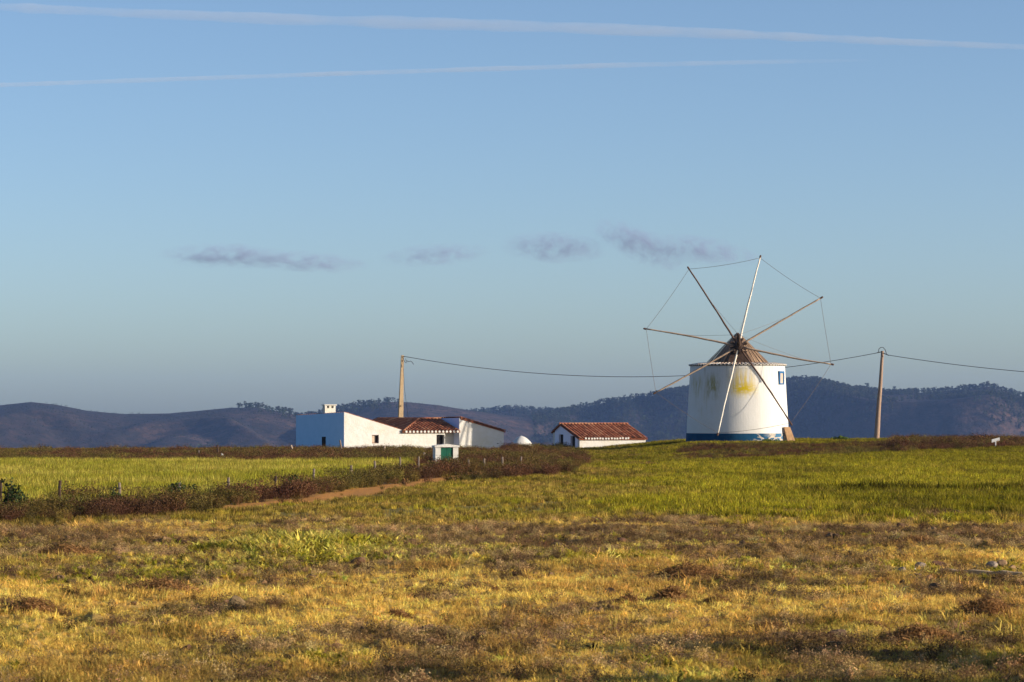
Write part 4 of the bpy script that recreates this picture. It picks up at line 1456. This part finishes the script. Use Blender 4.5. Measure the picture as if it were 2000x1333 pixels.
def stick(pxa, ra, pxb, rb, y, mat, label, r=0.045, bend=None):
    a, b = at(pxa, ra, y), at(pxb, rb, y)
    gz = float(ground_z(np.array([a.x]), np.array([y]))[0])
    a.z = min(a.z, gz) - 0.15
    mb = MB()
    mid = [at(bend[0], bend[1], y)] if bend else [a.lerp(b, .5)]
    mb.tube([a] + mid + [b], [r, r, r * .8], 7)
    tag(mb.build('wooden_stake', M[mat], loc=a), label, 'stake')


stick(427, 887, 424.5, 869.5, 150, 'old_wood', 'dark charred stake standing on the skyline', 0.06)
stick(432, 899, 439, 893, 140, 'sign', 'white bent stake drooping over the back scrub', 0.05, (433.5, 886.5))
stick(577, 884, 568.5, 870, 160, 'pale_wood', 'pale stake leaning left before the shaded side wall', 0.055)
stick(669, 886, 664, 860, 168, 'grey_wood', 'grey stake leaning at the corner of shaded and sunlit walls', 0.06)
stick(746, 884, 752, 872, 165, 'pale_wood', 'short pale stake leaning right below the farmhouse window', 0.05)
stick(826, 896, 829, 884, 135, 'pale_wood', 'pale broken stake beside the green doored hut', 0.05)
stick(121, 905, 123, 891, 135, 'sign', 'white stub of a post at the left end of the back scrub', 0.09)

# ------------------------------------------------------------------ white sign at the right
sy = 157.0
sp0 = at(1944.5, 872, sy); sp0.z = float(ground_z(np.array([sp0.x]), np.array([sy]))[0]) - 0.1
sg = thing('wooden_sign', sp0, 'small white tilted signboard on a stake above the right scrub', 'sign')
mb = MB(); mb.tube([sp0, at(1944.5, 858, sy + .04)], 0.035, 7); mb.build('stake', M['sign'], sg)
mb = MB(); p0, p1 = at(1937, 864.8, sy), at(1952.5, 860.8, sy)
mb.box(p0 - Vector((0, .02, 0)), p1 - p0, (0, .035, 0), (0, 0, 0.17)); mb.build('board', M['sign'], sg)

# ------------------------------------------------------------------ individual shrubs
def shrub(px, y, w, h, matn, label, n=420, leaf=0.05, seed=0, name='shrub'):
    rnd = random.Random(seed + int(px))
    x = (px - 1000) / F * y
    gz = float(ground_z(np.array([x]), np.array([y]))[0])
    b = Vector((x, y, gz - 0.03))
    root = thing(name, b, label, 'shrub', None)
    lf = MB(); st = MB()
    for k_ in range(14):
        an = rnd.uniform(0, 6.28); rr = rnd.uniform(0.1, 1) * w * 0.5
        tipp = b + Vector((math.cos(an) * rr, math.sin(an) * rr, h * rnd.uniform(0.55, 1.0) * (1 - 0.35 * (rr / (w * .5)) ** 2)))
        st.tube([b + Vector((rnd.gauss(0, .04), rnd.gauss(0, .04), 0)), b.lerp(tipp, .55) + Vector((0, 0, .04)), tipp], [0.012, 0.008, 0.003], 4)
        for q in range(n // 14):
            t = rnd.uniform(0.15, 1.05)
            pc = b.lerp(tipp, t) + Vector((rnd.gauss(0, w * .07), rnd.gauss(0, w * .07), rnd.gauss(0, h * .05)))
            if pc.z < b.z + .02:
                continue
            e1 = Vector((rnd.gauss(0, 1), rnd.gauss(0, 1), rnd.gauss(0, 1))).normalized() * leaf * rnd.uniform(.6, 1.2)
            e2 = e1.cross(Vector((rnd.gauss(0, 1), rnd.gauss(0, 1), rnd.gauss(0, 1)))).normalized() * leaf * 0.6
            lf.add([pc - e1, pc + e2, pc + e1, pc - e2], [(0, 1, 2, 3)])
    lf.build('foliage', M[matn], root); st.build('stem', M['twig'], root)


shrub(14, 62.5, 0.85, 0.80, 'dark_leaf', 'tall dark green bush at the left end of the hedge', 560, 0.045)
shrub(225, 65.5, 0.5, 0.55, 'dark_leaf', 'dark bush behind the leaning third post of the hedge', 380, 0.04)
shrub(205, 63.5, 0.6, 0.42, 'dark_leaf', 'low dark bush in the hedge before the leaning post', 380, 0.04)
shrub(340, 68.5, 0.55, 0.62, 'dark_leaf', 'tallest dark bush of the hedge beside the fourth post', 420, 0.04)
shrub(365, 69.5, 0.7, 0.50, 'dark_leaf', 'wide dark bush just right of the fourth hedge post', 420, 0.04)
shrub(570, 79.0, 0.7, 0.5, 'dark_leaf', 'dark bush in the hedge above the start of the track', 380, 0.045)
shrub(775, 97.0, 0.6, 0.42, 'dark_leaf', 'dark bush of the hedge below the paired thin posts', 360, 0.05)
shrub(789, 83.5, 0.28, 0.30, 'dead_leaf', 'small dark tuft growing on the sandy track', 160, 0.03)
shrub(211, 165, 0.75, 0.36, 'green_leaf', 'round green bush on the left skyline', 380, 0.05)
shrub(1640, 191, 1.45, 0.42, 'green_leaf', 'broad bright green bush on the skyline left of the brown pole', 800, 0.06)
shrub(835, 132, 1.0, 0.42, 'dark_leaf', 'dark tangled bush left of the green doored hut', 420, 0.05)
shrub(1500, 178.6, 1.9, 0.34, 'green_leaf', 'low grassy bush covering the right of the blue band', 700, 0.06)
shrub(1915, 172, 1.1, 0.6, 'dead_leaf', 'tall brown bush beside the white signboard', 500, 0.05)
shrub(1270, 118, 0.9, 0.25, 'dead_leaf', 'low brown bush at the corner of the cereal field', 360, 0.05)

# ------------------------------------------------------------------ heaps of cut weeds in front
def heap(px, row, wpx, hpx, label, matn='dead_leaf', seed=1):
    rnd = random.Random(seed)
    y = EYE * F / (row - HZ); x = (px - 1000) / F * y
    w = wpx / F * y; h = hpx / F * y
    gz = float(ground_z(np.array([x]), np.array([y]))[0])
    root = thing('weed_heap', Vector((x, y, gz)), label, 'heap', 'heaps of cut weeds on the near field')
    NA, NR_ = 26, 8; vs = []; fs = []
    for i in range(NR_ + 1):
        t = i / NR_
        for q in range(NA):
            a = 6.283 * q / NA
            rr = t * w * 0.5 * (1 + 0.3 * (float(vn(math.cos(a) * 2 + seed * 3, math.sin(a) * 2, seed)) - .5))
            hh_ = h * 0.75 * (1 - t ** 1.3) * (0.35 + 1.2 * float(vn(rr * math.cos(a) * 9 + seed, rr * math.sin(a) * 9, seed + 3)))
            vs.append((x + rr * math.cos(a), y + rr * math.sin(a) * 0.75, gz - 0.03 + hh_))
    for i in range(NR_):
        for q in range(NA):
            a = i * NA + q; b = i * NA + (q + 1) % NA
            fs.append((a, b, b + NA, a + NA))
    mb = MB(); mb.add(vs, fs); mb.build('earth', M['soil_heap'], root, smooth=True)
    lf = MB()
    for k_ in range(int(260 + 900 * w)):
        a = rnd.uniform(0, 6.283); t = math.sqrt(rnd.random())
        rr = t * w * rnd.uniform(0.4, 0.75)
        c = Vector((x + rr * math.cos(a), y + rr * math.sin(a) * .75, gz + h * .85 * max(0, 1 - t ** 1.6) * rnd.uniform(.7, 1.2)))
        d = Vector((rnd.gauss(0, 1), rnd.gauss(0, 1), rnd.gauss(0.25, .5))).normalized() * rnd.uniform(.03, .085)
        e = d.cross(Vector((rnd.gauss(0, 1), rnd.gauss(0, 1), rnd.gauss(0, 1)))).normalized() * 0.006
        lf.add([c - d - e, c - d + e, c + d + e * .4, c + d - e * .4], [(0, 1, 2, 3)])
    lf.build('stalks', M[matn], root)


M['soil_heap'] = noisy('dark_soil', [(0.3, (0.11, 0.055, 0.025)), (0.7, (0.26, 0.145, 0.06))], 14, bump=0.8, bdist=0.02)
heap(1228, 1182, 52, 20, 'small dark heap left of the taller spiky heap', seed=1)
heap(1312, 1180, 66, 34, 'tallest spiky heap of dark weeds on the dry stubble', seed=2)
heap(1345, 1128, 130, 30, 'broad brown heap behind the two small dark heaps', seed=3)
heap(1400, 1185, 44, 14, 'low brown clod right of the tallest spiky heap', seed=4)
heap(1790, 1066, 90, 18, 'flat dark heap with a twig, beyond the stones', seed=5)
heap(1930, 1206, 120, 40, 'large rusty brown heap near the right edge', seed=6)
heap(1795, 1258, 150, 38, 'long low brown heap nearest the right corner', seed=7)
heap(310, 1172, 150, 34, 'wide brown heap on the left of the dry stubble', seed=8)
heap(775, 1205, 44, 16, 'single dark clod left of the picture centre', seed=9)
heap(1500, 1226, 100, 24, 'low ragged brown heap below the spiky one', seed=10)
heap(130, 1090, 120, 24, 'low dark heap at the left beside green weeds', seed=11)
heap(960, 1150, 30, 13, 'tiny dark clod near the picture centre', seed=12)
heap(60, 1200, 110, 30, 'ragged rusty heap at the left edge', seed=13)
heap(1700, 1226, 60, 18, 'small clod between the two long heaps', seed=14)

# ------------------------------------------------------------------ stones and beam at the right
def rock(px, row, w, label, seed, matn='stone', flat=0.75):
    rnd = random.Random(seed)
    y = EYE * F / (row - HZ); x = (px - 1000) / F * y
    gz = float(ground_z(np.array([x]), np.array([y]))[0])
    bm = bmesh.new(); bmesh.ops.create_icosphere(bm, subdivisions=2, radius=w / 2)
    pl_ = [(Vector((rnd.gauss(0, 1), rnd.gauss(0, 1), rnd.gauss(0, 1))).normalized(), rnd.uniform(.28, .46) * w) for _ in range(9)]
    for v_ in bm.verts:
        for nn, dd in pl_:
            q = v_.co.dot(nn)
            if q > dd:
                v_.co -= nn * (q - dd)
        v_.co.z *= flat
    me = bpy.data.meshes.new('stone'); bm.to_mesh(me); bm.free(); me.materials.append(M[matn])
    o = bpy.data.objects.new('stone', me); o.location = (x, y, gz + w * flat * .34); COL.objects.link(o)
    tag(o, label, 'stone', 'stones beside the sandy beam')


rock(1798, 1114, 0.17, 'dark rounded stone left of the sandy beam', 1)
rock(1938, 1106, 0.20, 'dark stone, largest of those above the beam', 2)
rock(1957, 1104, 0.16, 'tan stone just right of the largest dark stone', 3, 'board')
rock(1976, 1108, 0.14, 'tan wedge shaped stone at the far right of the pile', 4, 'board')
rock(1899, 1112, 0.07, 'little pinkish stone above the middle of the beam', 5, 'beam')
rock(1786, 1117, 0.06, 'tiny whitish pebble left of the dark rounded stone', 6, 'sign')
rock(1762, 1120, 0.13, 'half buried brown stone, leftmost of the row', 7)
rock(1692, 1112, 0.10, 'lone brown stone in the grass left of the row', 8)
by = EYE * F / (1120 - HZ)
b0, b1 = at(1832, 1121, by), at(2080, 1115, by - 0.8)
gz = float(ground_z(np.array([b0.x]), np.array([by]))[0]); gz1 = float(ground_z(np.array([b1.x]), np.array([b1.y]))[0])
b0.z = gz - 0.02; b1.z = gz1 + 0.03
mb = MB(); dv_ = b1 - b0; nv = Vector((-dv_.y, dv_.x, 0)).normalized()
NSEG = 12
for i in range(NSEG):
    p, q_ = b0.lerp(b1, i / NSEG), b0.lerp(b1, (i + 1) / NSEG)
    j0, j1 = 0.012 * math.sin(i * 2.3), 0.012 * math.sin((i + 1) * 2.3)
    mb.hexa([p, q_, q_ + nv * .16, p + nv * .16], [p + UP * (.075 + j0), q_ + UP * (.075 + j1), q_ + nv * .16 + UP * (.075 + j1), p + nv * .16 + UP * (.075 + j0)])
tag(mb.build('stone_beam', M['beam'], loc=b0), 'long sandy coloured beam lying in the grass under the stones', 'beam')

# ------------------------------------------------------------------ lone trees on the far ridge
def lone_tree(px, h, label, seed):
    rnd = random.Random(seed)
    D = RPOLY['R'][1] - 20
    x = (px - 1000) / F * D
    b = Vector((x, D, float(hill_z(np.array([px]), np.array([D]))[0]) - 1.0))
    root = thing('pine_tree', b, label, 'tree', 'tall trees on the far ridge')
    mb = MB(); mb.tube([b, b + Vector((.4, 0, h * .5)), b + Vector((.1, 0, h * .97))], [0.45, 0.34, 0.12], 6)
    cr = MB()
    for k_ in range(6):
        an = rnd.uniform(0, 6.28); z_ = rnd.uniform(.55, .95)
        c = b + Vector((math.cos(an) * rnd.uniform(.8, 3.0), math.sin(an) * 2, h * z_))
        mb.tube([b + Vector((.3, 0, h * z_ - 1.5)), c], [0.16, 0.05], 5)
        for q in range(46):
            pc = c + Vector((rnd.gauss(0, 1.1), rnd.gauss(0, 1.1), rnd.gauss(0, .7)))
            e1 = Vector((rnd.gauss(0, 1), rnd.gauss(0, 1), rnd.gauss(0, 1))).normalized() * 0.6
            e2 = e1.cross(Vector((rnd.gauss(0, 1), rnd.gauss(0, 1), rnd.gauss(0, 1)))).normalized() * 0.42
            cr.add([pc - e1, pc + e2, pc + e1, pc - e2], [(0, 1, 2, 3)])
    mb.build('trunk', M['twig'], root); cr.build('crown', M['pine_leaf'], root)


lone_tree(1693.5, 17, 'tall thin tree on the far ridge just left of the brown pole', 1)
lone_tree(1747, 14.5, 'tall thin tree on the far ridge just right of the brown pole', 2)

# ------------------------------------------------------------------ contrails and clouds (real volumes, far away and high)
def contrail(px_pts, w, dens, fade, label, seed):
    Dc = 16000.0
    P = [at(a, b, Dc) for a, b in px_pts]
    P2 = []
    for a, b in zip(P[:-1], P[1:]):
        for i in range(24):
            P2.append(a.lerp(b, i / 24))
    P2.append(P[-1])
    n_ = len(P2)
    rs = [np.interp(i / (n_ - 1), [t for t, _ in w], [v for _, v in w]) / F * Dc * (0.75 + 0.6 * float(fbm(np.array([i * 0.21]), np.array([seed * 3.0]), 3, 77)[0])) for i in range(n_)]
    mb = MB(); mb.tube(P2, rs, 12)
    m = Mat('ice_trail')
    m.t.nodes.remove(m.b)
    vol = m.n('ShaderNodeVolumePrincipled')
    vol.inputs['Color'].default_value = (0.97, 0.95, 0.97, 1)
    sep = m.n('ShaderNodeSeparateXYZ'); m.l(m.tc(), sep.inputs[0])
    nz = m.noise(0.012, 4, 0.65, m.mapped((0.22, 1, 1), (seed * 100, 0, 0)))
    L = (P[-1] - P[0]).length
    fd = m.ramp(m.math('DIVIDE', sep.outputs[0], L), fade)
    m.l(m.math('MULTIPLY', m.math('MULTIPLY', m.ramp(nz, [(0.30, 0.25), (0.72, 1.0)]), fd), dens), vol.inputs['Density'])
    m.l(vol.outputs[0], m.t.nodes['Material Output'].inputs['Volume'])
    o = mb.build('contrail', m.m, loc=P[0])
    tag(o, label, 'contrail')


contrail([(-150, 4), (0, 14), (300, 28), (560, 38), (1100, 54), (1500, 70), (1800, 84), (2150, 98)], [(0, 7), (0.3, 10), (0.55, 12), (0.75, 8), (1, 5)], 0.009, [(0.0, 0.75), (0.45, 0.6), (0.75, 0.9), (0.95, 1.0)], 'upper white vapour trail crossing the whole sky and sloping down', 1)
contrail([(-150, 176), (0, 166.5), (250, 158), (520, 149), (850, 138), (1200, 128), (1480, 121.5), (1760, 117)], [(0, 5), (0.5, 4.5), (0.8, 5), (1, 3)], 0.015, [(0.0, 1.0), (0.5, 0.9), (0.8, 0.7), (0.98, 0.0)], 'lower thin vapour trail rising and fading towards the right', 2)


def cloud(px, row, w, h, rot, dens, label, seed):
    Dc = 11000.0
    c = at(px, row, Dc)
    bm = bmesh.new(); bmesh.ops.create_icosphere(bm, subdivisions=4, radius=1.0)
    for v_ in bm.verts:
        k_ = 0.78 + 0.45 * float(vn(v_.co.x * 2.2 + seed, v_.co.z * 2.2 + v_.co.y, seed))
        v_.co *= k_
    me = bpy.data.meshes.new('cloud'); bm.to_mesh(me); bm.free()
    for p_ in me.polygons:
        p_.use_smooth = True
    m = Mat('grey_cloud'); m.t.nodes.remove(m.b)
    vol = m.n('ShaderNodeVolumePrincipled')
    vol.inputs['Color'].default_value = (0.42, 0.44, 0.74, 1)
    ln = m.n('ShaderNodeVectorMath', operation='LENGTH'); m.l(m.tc(), ln.inputs[0])
    fall = m.ramp(ln.outputs['Value'], [(0.25, 1.0), (0.95, 0.0)])
    nz = m.noise(1.0, 6, 0.66, m.mapped((5.0, 2, 2.1), (seed * 7.3, 0, 0)))
    d = m.math('MULTIPLY', m.math('MULTIPLY', m.ramp(nz, [(0.42, 0.0), (0.68, 1.0)]), fall), dens)
    m.l(d, vol.inputs['Density']); m.l(vol.outputs[0], m.t.nodes['Material Output'].inputs['Volume'])
    me.materials.append(m.m)
    o = bpy.data.objects.new('cloud', me); COL.objects.link(o)
    o.location = c; o.scale = (w / 2 / F * Dc, 70, h / 2 / F * Dc); o.rotation_euler = (0, rad(rot), 0)
    tag(o, label, 'cloud', 'small dark clouds low in the sky')


cloud(440, 500, 290, 58, 1, 0.020, 'dark flat cloud wisp, furthest left of the row', 1)
cloud(590, 512, 300, 52, 3, 0.018, 'dark ragged cloud wisp right of the leftmost one', 2)
cloud(850, 498, 250, 54, -4, 0.013, 'faint curled cloud wisp above the concrete pole', 3)
cloud(1082, 484, 240, 76, 2, 0.019, 'rounded dark cloud in the middle of the row', 4)
cloud(1250, 478, 230, 80, 24, 0.021, 'cloud slanting down to the right above the windmill', 5)
cloud(1375, 490, 260, 66, 8, 0.018, 'ragged cloud nearest the windmill spars', 6)

# ------------------------------------------------------------------ haze
HB = bpy.data.meshes.new('haze')
x0, x1, y0, y1, z0, z1 = -18000, 18000, -300, 5850, -440, 76
HB.from_pydata([(x0, y0, z0), (x1, y0, z0), (x1, y1, z0), (x0, y1, z0), (x0, y0, z1), (x1, y0, z1), (x1, y1, z1), (x0, y1, z1)], [],
               [(3, 2, 1, 0), (4, 5, 6, 7), (0, 1, 5, 4), (1, 2, 6, 5), (2, 3, 7, 6), (3, 0, 4, 7)])
m = Mat('air_haze'); m.t.nodes.remove(m.b)
vol = m.n('ShaderNodeVolumePrincipled')
vol.inputs['Color'].default_value = (0.28, 0.48, 1.0, 1)
vol.inputs['Density'].default_value = 0.000046
vol.inputs['Anisotropy'].default_value = 0.0
m.l(vol.outputs[0], m.t.nodes['Material Output'].inputs['Volume'])
HB.materials.append(m.m)
hz = bpy.data.objects.new('haze', HB); COL.objects.link(hz); hz['kind'] = 'stuff'
tag(hz, 'thin bluish air haze over the far hills', 'haze')
